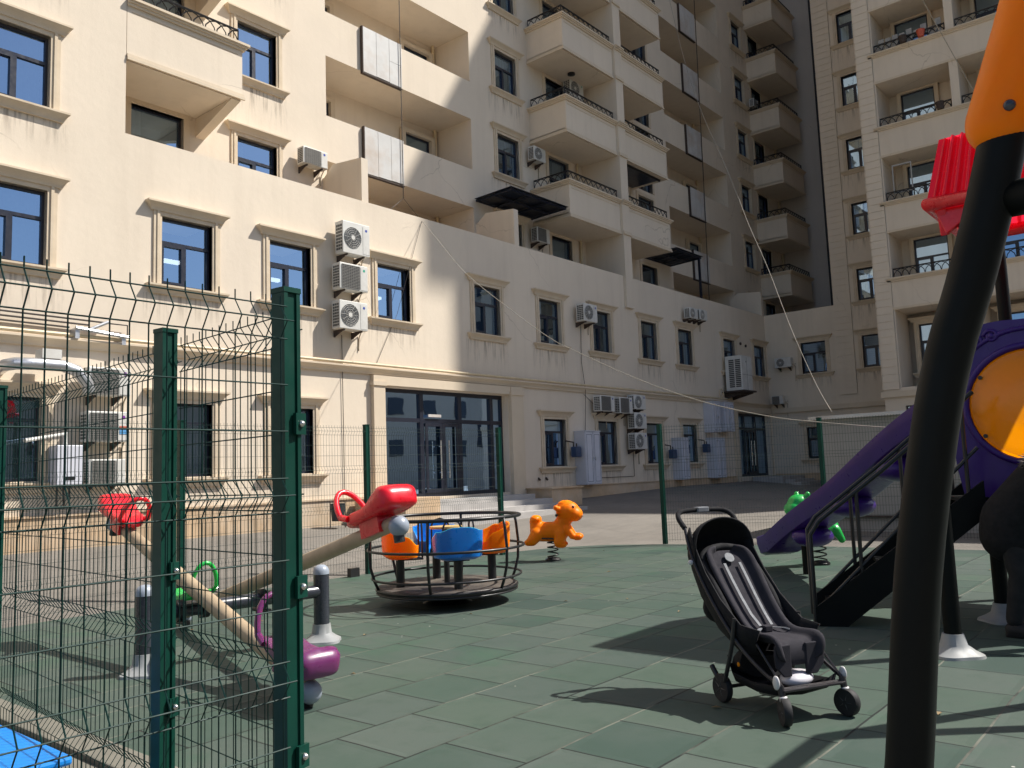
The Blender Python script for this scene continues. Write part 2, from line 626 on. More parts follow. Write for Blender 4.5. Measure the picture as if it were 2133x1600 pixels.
structure(MB().box(2.05, 2.2497, -9, 10.3, -0.1, 0.035).build('kerb', M['concrete'], bevel=0.01))
structure(MB().box(-6, 2.05, -9, 10.3, -0.1, 0.004).build('pavement', M['concrete']))

# ------------------------------------------------------------------ windows
GW, GH = 1.05, 1.33


def pane_set(w_, h_, transom=0.36, sash=True, mull=True):
    """frame mesh of a window in local x (along wall), y inward, z up"""
    f = MB()
    t = 0.05
    y0, y1 = 0.10, 0.16
    f.box(0, w_, y0, y1, 0, t)
    f.box(0, w_, y0, y1, h_ - t, h_)
    f.box(0, t, y0, y1, t, h_ - t)
    f.box(w_ - t, w_, y0, y1, t, h_ - t)
    zt = h_ * (1 - transom)
    f.box(t, w_ - t, y0 - 0.004, y1, zt - 0.03, zt + 0.03)
    if mull:
        f.box(w_ / 2 - 0.03, w_ / 2 + 0.03, y0 - 0.003, y1, t, zt - 0.03)
    if sash:
        a, b = t, w_ / 2 - 0.03
        y0 -= 0.02
        f.box(a, b, y0, y1 - 0.02, t, t + 0.045)
        f.box(a, b, y0, y1 - 0.02, zt - 0.075, zt - 0.03)
        f.box(a, a + 0.045, y0, y1 - 0.02, t + 0.045, zt - 0.075)
        f.box(b - 0.045, b, y0, y1 - 0.02, t + 0.045, zt - 0.075)
    return f


def pane(w_, h_):
    return MB().quad((0.04, 0.135, 0.04), (w_ - 0.04, 0.135, 0.04), (w_ - 0.04, 0.135, h_ - 0.04), (0.04, 0.135, h_ - 0.04))


def profile_bar(m, x0, x1, z0, z1, steps):
    """stack of boxes: steps = [(z fraction from, to, protrusion, side overhang)]"""
    H = z1 - z0
    for a, b, p, o in steps:
        m.box(x0 - o, x1 + o, -p, 0.0, z0 + H * a, z0 + H * b)


def crown_bar(m, x0, x1, z0, z1, d, o, up=True):
    """moulded bar whose section widens upwards, ends return to the wall"""
    n = 6
    prof = []
    for i in range(n + 1):
        t = i / n
        prof.append((0.35 * d + 0.65 * d * (t ** 1.8), z0 + (z1 - z0) * 0.8 * t))
    prof.append((d, z1))
    v = []
    for p, z in prof:
        s_ = o * p / d
        v.append([(x0 - s_, 0, z), (x0 - s_, -p, z), (x1 + s_, -p, z), (x1 + s_, 0, z)])
    m.rings(v, caps=True)


def surround(w_, h_, below=True):
    s_ = MB()
    for (a, b, dd) in ((-0.16, -0.10, 0.035), (-0.10, -0.05, 0.055), (-0.05, 0.0, 0.03)):
        s_.box(a, b, -dd, 0.14, -0.02, h_ + 0.08)
        s_.box(w_ - b, w_ - a, -dd, 0.14, -0.02, h_ + 0.08)
    s_.box(0.0, w_, -0.03, 0.14, h_, h_ + 0.08)
    crown_bar(s_, -0.16, w_ + 0.16, h_ + 0.08, h_ + 0.25, 0.16, 0.16)
    return s_


def sill(w_):
    s_ = MB()
    crown_bar(s_, -0.18, w_ + 0.18, -0.19, -0.02, 0.14, 0.13)
    return s_


def stain_mb(w_, seed):
    r_ = random.Random(seed)
    s_ = MB()
    ln = r_.uniform(0.6, 1.2)
    x0 = -0.30 - r_.uniform(0, 0.05)
    s_.quad((x0, -0.0025, -0.19 - ln), (w_ + 0.32, -0.0025, -0.19 - ln), (w_ + 0.32, -0.0025, -0.192), (x0, -0.0025, -0.192))
    return s_


def room(w_, h_, d=1.1):
    s_ = MB()
    x0, x1, z0, z1, y0 = -0.05, w_ + 0.05, -0.05, h_ + 0.05, 0.17
    s_.quad((x0, d, z0), (x1, d, z0), (x1, d, z1), (x0, d, z1))
    s_.quad((x0, y0, z0), (x0, d, z0), (x0, d, z1), (x0, y0, z1))
    s_.quad((x1, y0, z0), (x1, d, z0), (x1, d, z1), (x1, y0, z1))
    s_.quad((x0, y0, z0), (x1, y0, z0), (x1, d, z0), (x0, d, z0))
    s_.quad((x0, y0, z1), (x1, y0, z1), (x1, d, z1), (x0, d, z1))
    return s_


def curtain_mb(w_, h_, kind, seed):
    r_ = random.Random(seed)
    s_ = MB()
    if kind == 'blind':
        n = int(h_ / 0.09)
        for i in range(n):
            z = h_ - 0.05 - i * 0.09
            s_.quad((0.06, 0.22, z), (w_ - 0.06, 0.22, z), (w_ - 0.06, 0.255, z - 0.075), (0.06, 0.255, z - 0.075))
        return s_
    spans = {'left': [(0.05, 0.32 * w_)], 'both': [(0.05, 0.27 * w_), (0.7 * w_, w_ - 0.05)], 'full': [(0.05, w_ - 0.05)], 'right': [(0.55 * w_, w_ - 0.05)]}[kind]
    for a, b in spans:
        n = max(6, int((b - a) / 0.022))
        pts = []
        for i in range(n + 1):
            x = a + (b - a) * i / n
            pts.append((x, 0.30 + 0.022 * math.sin(i * 0.9 + r_.random() * 0.6) + 0.01 * math.sin(i * 2.3)))
        o = len(s_.v)
        for x, y in pts:
            s_.v.append((x, y, 0.0))
            s_.v.append((x, y + 0.01, h_))
        for i in range(n):
            s_.f.append((o + 2 * i, o + 2 * i + 2, o + 2 * i + 3, o + 2 * i + 1))
    return s_


PROTO = {}


def mesh_once(key, fn, mat, smooth=False):
    if key not in PROTO:
        o = fn().build(key if isinstance(key, str) else key[0], mat, smooth=smooth)
        PROTO[key] = o.data
        bpy.data.objects.remove(o)
    return PROTO[key]


def part(name, mesh, parent, loc=(0, 0, 0)):
    o = bpy.data.objects.new(name, mesh)
    COL.objects.link(o)
    o.parent = parent
    o.location = loc
    return o


def window(bld, loc, rz=0, w_=GW, h_=GH, sur=True, curtain=None, lamp=False, transom=0.36, label=None, sl=True, sash=True):
    k = (round(w_, 3), round(h_, 3), transom, sash)
    p = part('window', mesh_once(('window',) + k, lambda: pane(w_, h_), M['glass']), bld, loc)
    p.rotation_euler = (0, 0, rz)
    part('frame', mesh_once(('frame',) + k, lambda: pane_set(w_, h_, transom, sash), M['frame']), p)
    part('room', mesh_once(('room',) + k, lambda: room(w_, h_), M['room']), p)
    if sur:
        part('surround', mesh_once(('surround',) + k, lambda: surround(w_, h_), M['trim']), p)
    if sl:
        part('sill', mesh_once(('sill', round(w_, 3)), lambda: sill(w_), M['trim']), p)
    if sl:
        sd = int(abs(loc[0] * 7 + loc[2] * 13)) % 5
        st_ = part('rain_stain', mesh_once(('rain_stain', round(w_, 3), sd), lambda: stain_mb(w_, sd), M['stain']), p)
    if curtain:
        kk = ('curtain', curtain) + k
        mt = M['blind'] if curtain == 'blind' else (M['sheer'] if curtain in ('full', 'right') else M['curtain'])
        part('blind' if curtain == 'blind' else 'curtain', mesh_once(kk, lambda: curtain_mb(w_, h_, curtain, 3), mt, 'all'), p)
    if lamp:
        part('ceiling_lamp', mesh_once(('ceiling_lamp',) + k, lambda: MB().box(0.08, w_ * 0.75, 0.75, 0.86, h_ * 0.50, h_ * 0.55), M['lamp']), p)
    if label:
        p['label'] = label
    return p


def facade(mb, P, u0, u1, z0, z1, holes, depth=0.14):
    """grid of quads with holes; P(u, d, z) -> world"""
    us = sorted({u0, u1} | {clamp(h[0], u0, u1) for h in holes} | {clamp(h[1], u0, u1) for h in holes})
    zs = sorted({z0, z1} | {clamp(h[2], z0, z1) for h in holes} | {clamp(h[3], z0, z1) for h in holes})

    def inh(u, z):
        return any(h[0] < u < h[1] and h[2] < z < h[3] for h in holes)
    for a, b in zip(us, us[1:]):
        run = None
        for c, d in zip(zs, zs[1:]):
            if inh((a + b) / 2, (c + d) / 2):
                if run is not None:
                    mb.quad(P(a, 0, run), P(b, 0, run), P(b, 0, c), P(a, 0, c))
                    run = None
            elif run is None:
                run = c
        if run is not None:
            mb.quad(P(a, 0, run), P(b, 0, run), P(b, 0, zs[-1]), P(a, 0, zs[-1]))
    for h in holes:
        a, b, c, d = h[:4]
        dd = h[4] if len(h) > 4 else depth
        mb.quad(P(a, 0, c), P(a, dd, c), P(a, dd, d), P(a, 0, d))
        mb.quad(P(b, 0, c), P(b, dd, c), P(b, dd, d), P(b, 0, d))
        mb.quad(P(a, 0, c), P(b, 0, c), P(b, dd, c), P(a, dd, c))
        mb.quad(P(a, 0, d), P(b, 0, d), P(b, dd, d), P(a, dd, d))


# ================================================================== MAIN BUILDING
ST = 2.79
TOPZ = 30.5
B1 = thing('apartment_building', 'long cream apartment block across the back with two-storey base, loggias and curved balconies', 'building')
PA = lambda u, d, z: (u, 15.0 + d, z)
PU = lambda u, d, z: (u, 16.5 + d, z)

row1 = [4.57, 7.66, 10.03, 13.0, 16.41, 19.23, 21.98, 24.93, 27.53, 31.25, 34.15]
row0 = [4.56, 7.66, 10.05, 19.25, 22.02, 24.92, 27.5]
zr1, zr0 = 5.237, 1.60
ENT = (13.11, 17.66, 0.93, 3.60)
ENT2 = (32.0, 35.35, 0.95, 3.58)

wall = MB()
h = [(x, x + GW, zr1, zr1 + GH) for x in row1] + [(x, x + GW, zr0, zr0 + GH + 0.06) for x in row0]
h += [ENT + (0.45,), ENT2 + (0.35,), ]
facade(wall, PA, -8, 35.5, -0.2, 8.0, h)
# parapet back and top
wall.box(6.95, 35.5, 15.001, 15.2, 6.9, 8.0)
# pier standing flush with the base, left
hp = [(x, x + GW, zr1 + ST * k, zr1 + ST * k + GH) for x in (4.57,) for k in range(1, 3)]
facade(wall, PA, -8, 6.95, 8.0, TOPZ, hp)
wall.quad((6.95, 15, 8.0), (6.95, 16.5, 8.0), (6.95, 16.5, TOPZ), (6.95, 15, TOPZ))
# upper facade
NK = 8
hu = []
LOG = []
for (a, b, nk0, nk1) in ((12.73, 18.17, 0, 4), (30.22, 35.9, 0, 6)):
    for k in range(-1, 7):
        z0_, z1_ = 10.63 + ST * k, 12.23 + ST * k
        if k == -1:
            z0_ = 7.3
        LOG.append((a, b, z0_, z1_))
        hu.append((a, b, z0_, z1_, 1.5))
WU = []
for k in range(1, 7):
    z = zr1 + ST * k
    if k <= 4:
        WU.append((10.2, z))
    WU.append((19.36, z))
    WU.append((37.42, z))
for x, z in WU:
    hu.append((x, x + GW, z, z + GH))
DW, DH = 1.0, 2.52
DO = []
for k in range(-1, 6):
    z0_ = 10.66 + ST * k - 1.1 + 0.05
    DO.append((22.0, z0_))
    DO.append((27.75, z0_))
    DO.append((39.35, z0_))
    if k < 3:
        DO.append((7.75, z0_))
for x, z in DO:
    hu.append((x, x + DW + 0.15, z, z + DH))
facade(wall, PU, 6.95, 42.3, 6.9, TOPZ, hu)
# loggia boxes behind the openings
wall.quad((12.0, 18.0, 6.9), (36.6, 18.0, 6.9), (36.6, 18.0, TOPZ), (12.0, 18.0, TOPZ))
# terrace floor and roof
wall.box(-8, 42.3, 15.2, 18.2, 6.6, 6.9)
wall.box(-8, 42.3, 15.02, 18.2, TOPZ - 0.3, TOPZ)
# mass behind
wall.box(-8, 60, 18.21, 34, -0.2, TOPZ)
# shaft end wall beyond the last balconies
wb = wall.build('wall', M['wall'], B1, fixn=False)
MB().box(42.3, 42.6, 9.0, 18.2, -0.2, TOPZ).build('shaft_wall', M['greywall'], B1)

# windows of the base
cur1 = ['full', None, None, None, 'left', 'both', 'both', None, 'both', 'blind', 'full']
for i, x in enumerate(row1):
    window(B1, (x, 15, zr1), curtain=cur1[i], lamp=i in (0, 1, 2, 3))
cur0 = ['full', 'full', 'full', 'left', 'both', 'both', 'left']
for i, x in enumerate(row0):
    window(B1, (x, 15, zr0), h_=GH + 0.06, curtain=cur0[i], transom=0.27)
for k in range(1, 3):
    window(B1, (4.57, 15, zr1 + ST * k), curtain='full')
cc = [None, 'full', 'left', 'both', 'blind', 'right', 'full', 'both']
for i, (x, z) in enumerate(WU):
    window(B1, (x, 16.5, z), curtain=cc[(i * 5 + int(x)) % 8])
for i, (x, z) in enumerate(DO):
    d_ = window(B1, (x, 16.5, z), w_=DW + 0.15, h_=DH, sur=False, sl=False, curtain=cc[(i * 3 + 1) % 8], transom=0.28)
    part('door_surround', mesh_once('door_surround', lambda: (lambda q: (q.box(-0.14, 0, -0.03, 0.1, 0, DH + 0.13), q.box(DW + 0.15, DW + 0.29, -0.03, 0.1, 0, DH + 0.13), q.box(0, DW + 0.15, -0.03, 0.1, DH, DH + 0.13), q)[-1])(MB()), M['trim']), d_)
# windows inside the loggias
for k in range(-1, 6):
    z = 10.66 + ST * k - 0.45
    for x, a in ((16.72, 20), (12.85, 20), (34.4, 40), (30.4, 40)):
        if k > 3 and a == 20:
            continue
        d_ = window(B1, (x, 17.86, z), sur=False, sl=False, w_=1.08, h_=1.6, curtain=cc[(k * 3 + int(x)) % 8])
        part('door_surround', mesh_once('loggia_surround', lambda: (lambda q: (q.box(-0.14, 0, -0.02, 0.1, 0, 1.72), q.box(1.08, 1.22, -0.02, 0.1, 0, 1.72), q.box(0, 1.08, -0.02, 0.1, 1.6, 1.72), q)[-1])(MB()), M['trim']), d_)
# loggia drain pipes
for x in (18.02, 35.6):
    for k in range(-1, 6):
        if x < 20 and k > 3:
            continue
        MB().cyl((x, 17.9, 10.63 + ST * k - 1.1), (x, 17.9, 12.3 + ST * k), 0.05).build('drain_pipe', M['pipe'], B1, smooth=True)
# white sheet panels hung on loggia parapets
for (x0, x1, ks) in ((13.9, 15.28, range(0, 4)), (31.97, 33.35, range(0, 6))):
    for k in ks:
        z0_, z1_ = 9.40 + ST * k, 10.66 + ST * k
        p = MB()
        n = 3
        for i in range(n):
            a = x0 + (x1 - x0) * i / n
            b = x0 + (x1 - x0) * (i + 1) / n - 0.012
            if i == 2 and k in (1, 3):
                p.box(a, b, 16.40, 16.44, z0_, (z0_ + z1_) / 2 - 0.01)
                p.box(a, b, 16.40, 16.44, (z0_ + z1_) / 2, z1_)
            else:
                p.box(a, b, 16.40, 16.44, z0_ + 0.01 * i, z1_)
        p.box(x0, x1, 16.441, 16.499, z0_ + 0.02, z1_ - 0.02)
        o = p.build('sheet_panel', M['sheet'], B1)
        MB().box(x0 - 0.03, x0 - 0.002, 16.40, 16.499, z0_ - 0.02, z1_ + 0.02).box(x0 - 0.03, x1, 16.40, 16.499, z0_ - 0.05, z0_ - 0.022).build('panel_frame', M['rust'], o)
# terrace partitions
for x, y1 in ((12.6, 18.0), (18.25, 18.0), (24.0, 16.5), (35.35, 16.5)):
    pl = [(15.2, 6.9), (15.0 + 0.02, 6.9), (15.02, 9.08), (16.1, 9.2), (16.45, 8.95), (16.499, 8.95), (16.499, 6.9)]
    MB().prism(pl, x, x + 0.2, 'x').build('partition', M['wall'], B1)
# cornice between the two base storeys
cn = MB()
for a, b in ((-8, 35.5),):
    crown_bar(cn, a, b, 3.86, 4.02, 0.15, 0)
cn.xf(Matrix.Translation((0, 15, 0)))
cn.build('cornice', M['trim'], B1)
MB().tube([(-8, 14.88, 4.08), (31.5, 14.88, 4.08)], 0.035).build('service_pipe', M['pipe'], B1, smooth=True)
# stone plinth
pm = MB()
pm.box(-8, 12.7, 14.93, 14.999, 0.2, 1.0)
pm.box(18.3, 31.6, 14.93, 14.999, 0.2, 0.98)
for x in [i * 0.9 - 7.5 for i in range(23)]:
    pm.box(x, x + 0.004, 14.924, 14.93, 0.2, 0.96)
pm.box(-8, 12.7, 14.90, 14.999, 1.0, 1.035)
pm.box(18.3, 31.6, 14.90, 14.999, 0.98, 1.01)
pm.build('plinth', M['stone'], B1)
# entrance pilasters and lintel
em = MB()
em2 = MB()
for a, b in ((12.74, 13.09), (17.68, 18.2)):
    em.box(a, b, 14.88, 14.999, 0.55, 3.84)
    em.box(a - 0.03, b + 0.03, 14.85, 14.999, 3.60, 3.70)
em.box(13.09, 17.68, 14.9, 14.999, 3.62, 3.84)
em2.box(31.7, 31.98, 14.88, 14.999, 0.55, 3.84)
em2.box(31.98, 35.37, 14.9, 14.999, 3.6, 3.84)
em.build('entrance_surround', M['trim'], B1)
em2.build('entrance_surround', M['trim'], B1)


def entrance(x0, x1, z0, z1, mulls, tr, doors):
    f = MB()
    y0, y1 = 15.22, 15.30
    t = 0.06
    f.box(x0, x1, y0, y1, z0, z0 + 0.1)
    f.box(x0, x1, y0, y1, z1 - 0.1, z1)
    f.box(x0, x0 + t, y0, y1, z0 + 0.1, z1 - 0.1)
    f.box(x1 - t, x1, y0, y1, z0 + 0.1, z1 - 0.1)
    for mx_ in mulls:
        f.box(mx_ - 0.06, mx_ + 0.06, y0 - 0.01, y1 - 0.002, z0 + 0.1, z1 - 0.1)
    f.box(x0 + t, x1 - t, y0 - 0.005, y1 - 0.004, tr - 0.05, tr + 0.05)
    g = MB().quad((x0, y1 - 0.03, z0), (x1, y1 - 0.03, z0), (x1, y1 - 0.03, z1), (x0, y1 - 0.03, z1)).build('entrance_glazing', M['glass'], B1)
    f.build('frame', M['frame'], g)
    MB().quad((x0, 16.6, z0), (x1, 16.6, z0), (x1, 16.6, z1), (x0, 16.6, z1)).quad((x0, y1, z0), (x1, y1, z0), (x1, 16.6, z0), (x0, 16.6, z0)).quad((x0, y1, z1), (x1, y1, z1), (x1, 16.6, z1), (x0, 16.6, z1)).build('lobby', M['room'], g, fixn=False)
    for a, b in doors:
        d = MB()
        d.box(a, b, y0 - 0.03, y0 - 0.012, z0 + 0.1, z0 + 0.2).box(a, b, y0 - 0.03, y0 - 0.012, tr - 0.14, tr - 0.06)
        d.box(a, a + 0.09, y0 - 0.03, y0 - 0.012, z0 + 0.2, tr - 0.14).box(b - 0.09, b, y0 - 0.03, y0 - 0.012, z0 + 0.2, tr - 0.14)
        do = d.build('door', M['frame'], B1)
        xh = b - 0.14 if (a + b) / 2 < sum(sum(q) for q in doors) / (2 * len(doors)) else a + 0.14
        MB().tube([(xh, y0 - 0.1, z0 + 0.45), (xh, y0 - 0.1, tr - 0.5)], 0.018).cyl((xh, y0 - 0.1, z0 + 0.6), (xh, y0 - 0.03, z0 + 0.6), 0.012).cyl((xh, y0 - 0.1, tr - 0.65), (xh, y0 - 0.03, tr - 0.65), 0.012).build('handle', M['bolt'], do, smooth=True)


entrance(*ENT, [14.56, 15.95, 17.2], 2.84, [(14.66, 15.27), (15.28, 15.86)])
entrance(*ENT2, [33.2, 34.3], 2.95, [(33.3, 33.74), (33.76, 34.2)])
MB().box(14.75, 15.2, 15.16, 15.19, 2.93, 3.0).build('sign', M['sheet'], B1)
# blinds of the entrance: wood-look and marble panels inside
MB().box(16.0, 17.6, 16.3, 16.4, 0.95, 2.75).build('lobby_panel', simple('brown_door_panel', (0.085, 0.045, 0.035), 0.5), B1)
MB().box(13.2, 14.5, 15.9, 16.0, 0.95, 2.8).build('lobby_panel', simple('grey_marble', (0.13, 0.19, 0.24), 0.3, var=0.3, scale=2), B1)

# ------------------------------------------------------------------ balconies


def lattice(m, P, u0, u1, z0, h_=0.33):
    """wrought iron band: arcs crossing under a top bar. P(u,z)->world"""
    n = max(2, int(round((u1 - u0) / 0.27)))
    dx = (u1 - u0) / n
    m.tube([P(u0, z0 + h_), P(u1, z0 + h_)], 0.024, 5)
    m.tube([P(u0, z0 + 0.015), P(u1, z0 + 0.015)], 0.012, 4)
    for i in range(n + 1):
        for s_ in (0,):
            c = u0 + i * dx
            pts = []
            for t in range(7):
                a = PI * t / 6
                x = c - dx * math.cos(a)
                if u0 - 1e-6 <= x <= u1 + 1e-6:
                    pts.append(P(x, z0 + 0.015 + (h_ - 0.03) * math.sin(a)))
            if len(pts) > 1:
                m.tube(pts, 0.014, 4)
    for u in (u0, u1):
        m.tube([P(u, z0), P(u, z0 + h_ + 0.02)], 0.016, 4)


def balcony(x0, x1, L, left=True, right=False, yf=15.0, yb=16.5, label=None):
    b = MB()
    t = 0.13
    zb = L - 1.22
    b.box(x0, x1, yf + 0.04, yb - 0.001, zb, zb + 0.16)
    b.box(x0 + (0 if not left else 0.0), x1, yf, yf + t, zb + 0.05, L - 0.14)
    if left:
        b.box(x0, x0 + t, yf + t, yb - 0.001, zb + 0.05, L - 0.14)
    if right:
        b.box(x1 - t, x1, yf + t, yb - 0.001, zb + 0.05, L - 0.14)
    o = b.build('balcony', M['wall'], B1)
    e = MB()
    # ledge
    for (za, zb_, p) in ((-0.14, -0.09, 0.05), (-0.09, -0.05, 0.085), (-0.05, 0.0, 0.12)):
        e.box(x0 - (p if left else 0), x1 + (p if right else 0), yf - p, yf + t + 0.02, L + za, L + zb_)
        if left:
            e.box(x0 - p, x0 + t + 0.02, yf + t + 0.02, yb - 0.002, L + za, L + zb_)
        if right:
            e.box(x1 - t - 0.02, x1 + p, yf + t + 0.02, yb - 0.002, L + za, L + zb_)
    e.build('ledge', M['trim'], o)
    e = MB()
    for (za, zb_, p) in ((0.0, 0.06, 0.045), (0.06, 0.12, 0.03)):
        e.box(x0 - (p if left else 0), x1 + (p if right else 0), yf - p, yf - 0.001, zb + za, zb + zb_)
        if left:
            e.box(x0 - p, x0 - 0.001, yf, yb - 0.003, zb + za, zb + zb_)
    # raised panel border
    e.box(x0 + 0.1, x1 - 0.1, yf - 0.012, yf - 0.001, L - 0.25, L - 0.235)
    e.build('moulding', M['trim'], o)
    r_ = MB()
    lattice(r_, lambda u, z: (u, yf + 0.06, z), x0 + 0.06, x1 - 0.06, L)
    if left:
        lattice(r_, lambda u, z: (x0 + 0.06, u, z), yf + 0.06, yb - 0.05, L)
    r_.build('railing', M['iron'], o)
    return o


for k in range(0, 6):
    L = 10.66 + ST * k
    if k < 3:
        balcony(6.96, 9.4, L, False, True)
        MB().prism([(15.05, L - 1.23), (16.499, L - 1.23), (16.499, L - 1.65)], 9.18, 9.39, 'x').build('bracket', M['wall'], B1)
    balcony(21.05, 23.98, L, True, False)
    balcony(24.45, 27.4, L, False, True)
    balcony(39.0, 41.7, L, True, True)
# party column between the two balconies
cm = MB()
cm.box(23.985, 24.44, 14.90, 16.499, 6.9, TOPZ - 0.3)
cm.build('column', M['wall'], B1)
for k in range(0, 6):
    L = 10.66 + ST * k
    c_ = MB()
    for (za, zb_, p) in ((-0.14, -0.09, 0.05), (-0.09, -0.05, 0.085), (-0.05, 0.0, 0.12), (-1.22, -1.16, 0.05), (-1.16, -1.10, 0.03)):
        c_.box(23.985 - 0.02, 24.44 + 0.02, 14.90 - p, 14.899, L + za, L + zb_)
    c_.build('column_moulding', M['trim'], B1)
# pipes by the balconies
for x in (23.6, 41.8):
    MB().cyl((x, 16.42, 7), (x, 16.42, TOPZ - 0.4), 0.045).build('drain_pipe', M['pipe'], B1, smooth=True)
# ceiling lights under the balconies
for k in (2,):
    MB().lathe([(0.001, 0.0), (0.13, 0.0), (0.13, -0.05), (0.001, -0.09)], 16, (22.6, 15.8, 10.66 + ST * k - 1.225)).build('ceiling_light', M['black'], B1, smooth=True)
# two small holes and stubs in the wall
for x in (18.9, 19.25):
    MB().cyl((x, 15.0, 1.28), (x - 0.02, 14.93, 1.22), 0.03).build('pipe_stub', M['rust'], B1)
MB().cyl((32.85, 15.0, 6.5), (32.85, 14.95, 6.5), 0.06).cyl((33.35, 15.0, 6.45), (33.35, 14.95, 6.45), 0.06).build('pipe_stub', M['rust'], B1)

# ================================================================== RIGHT WING
B2 = thing('apartment_building', 'shaded cream apartment wing on the right with scored corner blocks and long balconies', 'building')
PW = lambda u, d, z: (35.5 + d, u, z)
PB = lambda u, d, z: (31.3 + d, u, z)
ww = MB()
# window column (behind) y 9 .. 11.9, and base part y 9 .. 15
wy = 9.82
hw = [(wy, wy + GW, zr1 + ST * k, zr1 + ST * k + GH) for k in range(0, 7)]
hw += [(12.38, 12.38 + GW, zr1, zr1 + GH), (12.38, 12.38 + GW, zr0, zr0 + GH)]
facade(ww, PW, 8.9, 11.9, -0.2, TOPZ, hw)
facade(ww, PW, 11.9, 15.0, -0.2, 8.0, hw)
ww.quad((35.5, 11.9, 8.0), (42.29, 11.9, 8.0), (42.29, 11.9, TOPZ), (35.5, 11.9, TOPZ))
ww.quad((35.5, 15.0, 8.0), (35.5, 11.9, 8.0), (35.7, 11.9, 8.0), (35.7, 15.0, 8.0))
ww.quad((35.7, 15.2, 6.9), (35.7, 11.9, 6.9), (35.7, 11.9, 8.0), (35.7, 15.2, 8.0))
ww.quad((35.7, 16.5, 6.9), (35.7, 11.9, 6.9), (42.3, 11.9, 6.9), (42.3, 16.5, 6.9))
# projecting bay block
Y_END = 2.2
bays = [(5.95, 8.38), (3.1, 5.68)]
hb = []
for k in range(-1, 7):
    L = 10.66 + ST * k
    for a, b in bays:
        hb.append((a, b, L + 0.0, L + ST - 1.14, 1.6))
hb2 = [(a, b, zr1 - 0.9, 7.2, 1.6) for a, b in bays]
facade(ww, PB, Y_END, 8.97, -0.2, TOPZ, hb + [(5.95, 8.38, 3.95, 6.72, 1.6), (3.1, 5.68, 3.95, 6.72, 1.6), (5.9, 8.3, 0.95, 3.3, 0.16)])
ww.quad((31.3, 8.97, -0.2), (35.5, 8.97, -0.2), (35.5, 8.97, TOPZ), (31.3, 8.97, TOPZ))
ww.quad((32.9, Y_END, 7), (32.9, 8.97, 7), (32.9, 8.97, TOPZ), (32.9, Y_END, TOPZ))
ww.quad((31.3, Y_END, -0.2), (42, Y_END, -0.2), (42, Y_END, TOPZ), (31.3, Y_END, TOPZ))
ww.box(33.2, 42.2, Y_END + 0.01, 8.9, -0.2, TOPZ - 0.01)
ww.box(36.8, 42.2, 8.9, 11.88, -0.2, TOPZ - 0.01)
ww.quad((31.3, Y_END, TOPZ), (36, Y_END, TOPZ), (36, 11.9, TOPZ), (31.3, 8.97, TOPZ))
ww.build('wall', M['wall'], B2, fixn=False)
# scored corner blocks
for (x, y0, y1, z0, name) in ((35.5, 11.20, 11.9, 4.2, 0), (31.3, 8.43, 8.97, 3.9, 1), (35.5, 8.98, 9.1, 4.2, 2)):
    q = MB()
    z = z0
    j = 0
    while z < TOPZ - 0.4:
        e_ = 0.0 if j % 2 else 0.0
        q.box(x - 0.05, x - 0.001, y0 - e_, y1, z, z + 0.255)
        z += 0.27
        j += 1
    q.box(x - 0.03, x - 0.0015, y0, y1, z0, TOPZ - 0.4)
    q.build('corner_blocks', M['wall'], B2)
q = MB()
j = 0
z = 3.9
while z < TOPZ - 0.4:
    q.box(31.3, 31.9, 8.971, 9.02, z, z + 0.255)
    z += 0.27
q.build('corner_blocks', M['wall'], B2)
for k in range(0, 7):
    window(B2, (35.5, wy + GW, zr1 + ST * k), -PI / 2, curtain=['blind', None, 'left', 'full', None, 'both', 'right'][k])
window(B2, (35.5, 12.38 + GW, zr1), -PI / 2, curtain='blind', label='wide window with closed slatted blind')
window(B2, (35.5, 12.38 + GW, zr0), -PI / 2, curtain='both')
for y in (8.0, 5.3):
    window(B2, (32.72, y, 4.55), -PI / 2, w_=1.15, h_=1.75, curtain='both')
window(B2, (31.3, 8.3, 0.95), -PI / 2, w_=2.4, h_=2.35, sur=False, sl=False, transom=0.3)
for k in range(-1, 6):
    L = 10.66 + ST * k
    for bi, (a, b) in enumerate(bays):
        # parapet strip and ledge
        p = MB()
        for (za, zb_, pr_) in ((-0.14, -0.09, 0.05), (-0.09, -0.05, 0.085), (-0.05, 0.0, 0.12)):
            p.box(31.3 - pr_, 31.3 - 0.001, a - (0.27 if bi == 0 else 0.9), b + (0.18 if bi == 0 else 0.0), L + za, L + zb_)
        p.box(31.3 - 0.03, 31.3 - 0.001, a - 0.27, b + (0.15 if bi == 0 else 0), L - 1.14, L - 1.06)
        lo = p.build('balcony_ledge', M['trim'], B2)
        r_ = MB()
        lattice(r_, lambda u, z: (31.36, u, z), a + 0.04, b - 0.04, L)
        r_.build('railing', M['iron'], lo)
        # slab
        MB().box(31.301, 32.899, a, b, L - 1.12, L - 0.95).build('balcony_slab', M['wall'], B2)
        d_ = window(B2, (32.72, b - 0.45, L - 0.92), -PI / 2, w_=1.15, h_=2.5, sur=False, sl=False, transom=0.28, curtain=['full', 'left', None, 'both', 'right', None, 'blind', None][(k * 2 + bi) % 8])
        s_ = MB()
        s_.box(-0.14, -0.001, 0.0, 0.17, 0, 2.63).box(1.151, 1.29, 0.0, 0.17, 0, 2.63).box(0, 1.15, 0.0, 0.17, 2.501, 2.63)
        s_.build('door_surround', M['trim'], d_)
tag(MB().box(31.46, 31.49, 7.46, 8.12, 10.95, 11.0).box(31.46, 31.49, 7.46, 8.12, 11.95, 12.0).box(31.46, 31.49, 7.46, 7.5, 11.0, 11.95).box(31.46, 31.49, 8.08, 8.12, 11.0, 11.95).build('insect_screen', M['framel']), 'pale framed screen leaning inside a right wing balcony', 'screen')
q = MB()
rr2 = random.Random(11)
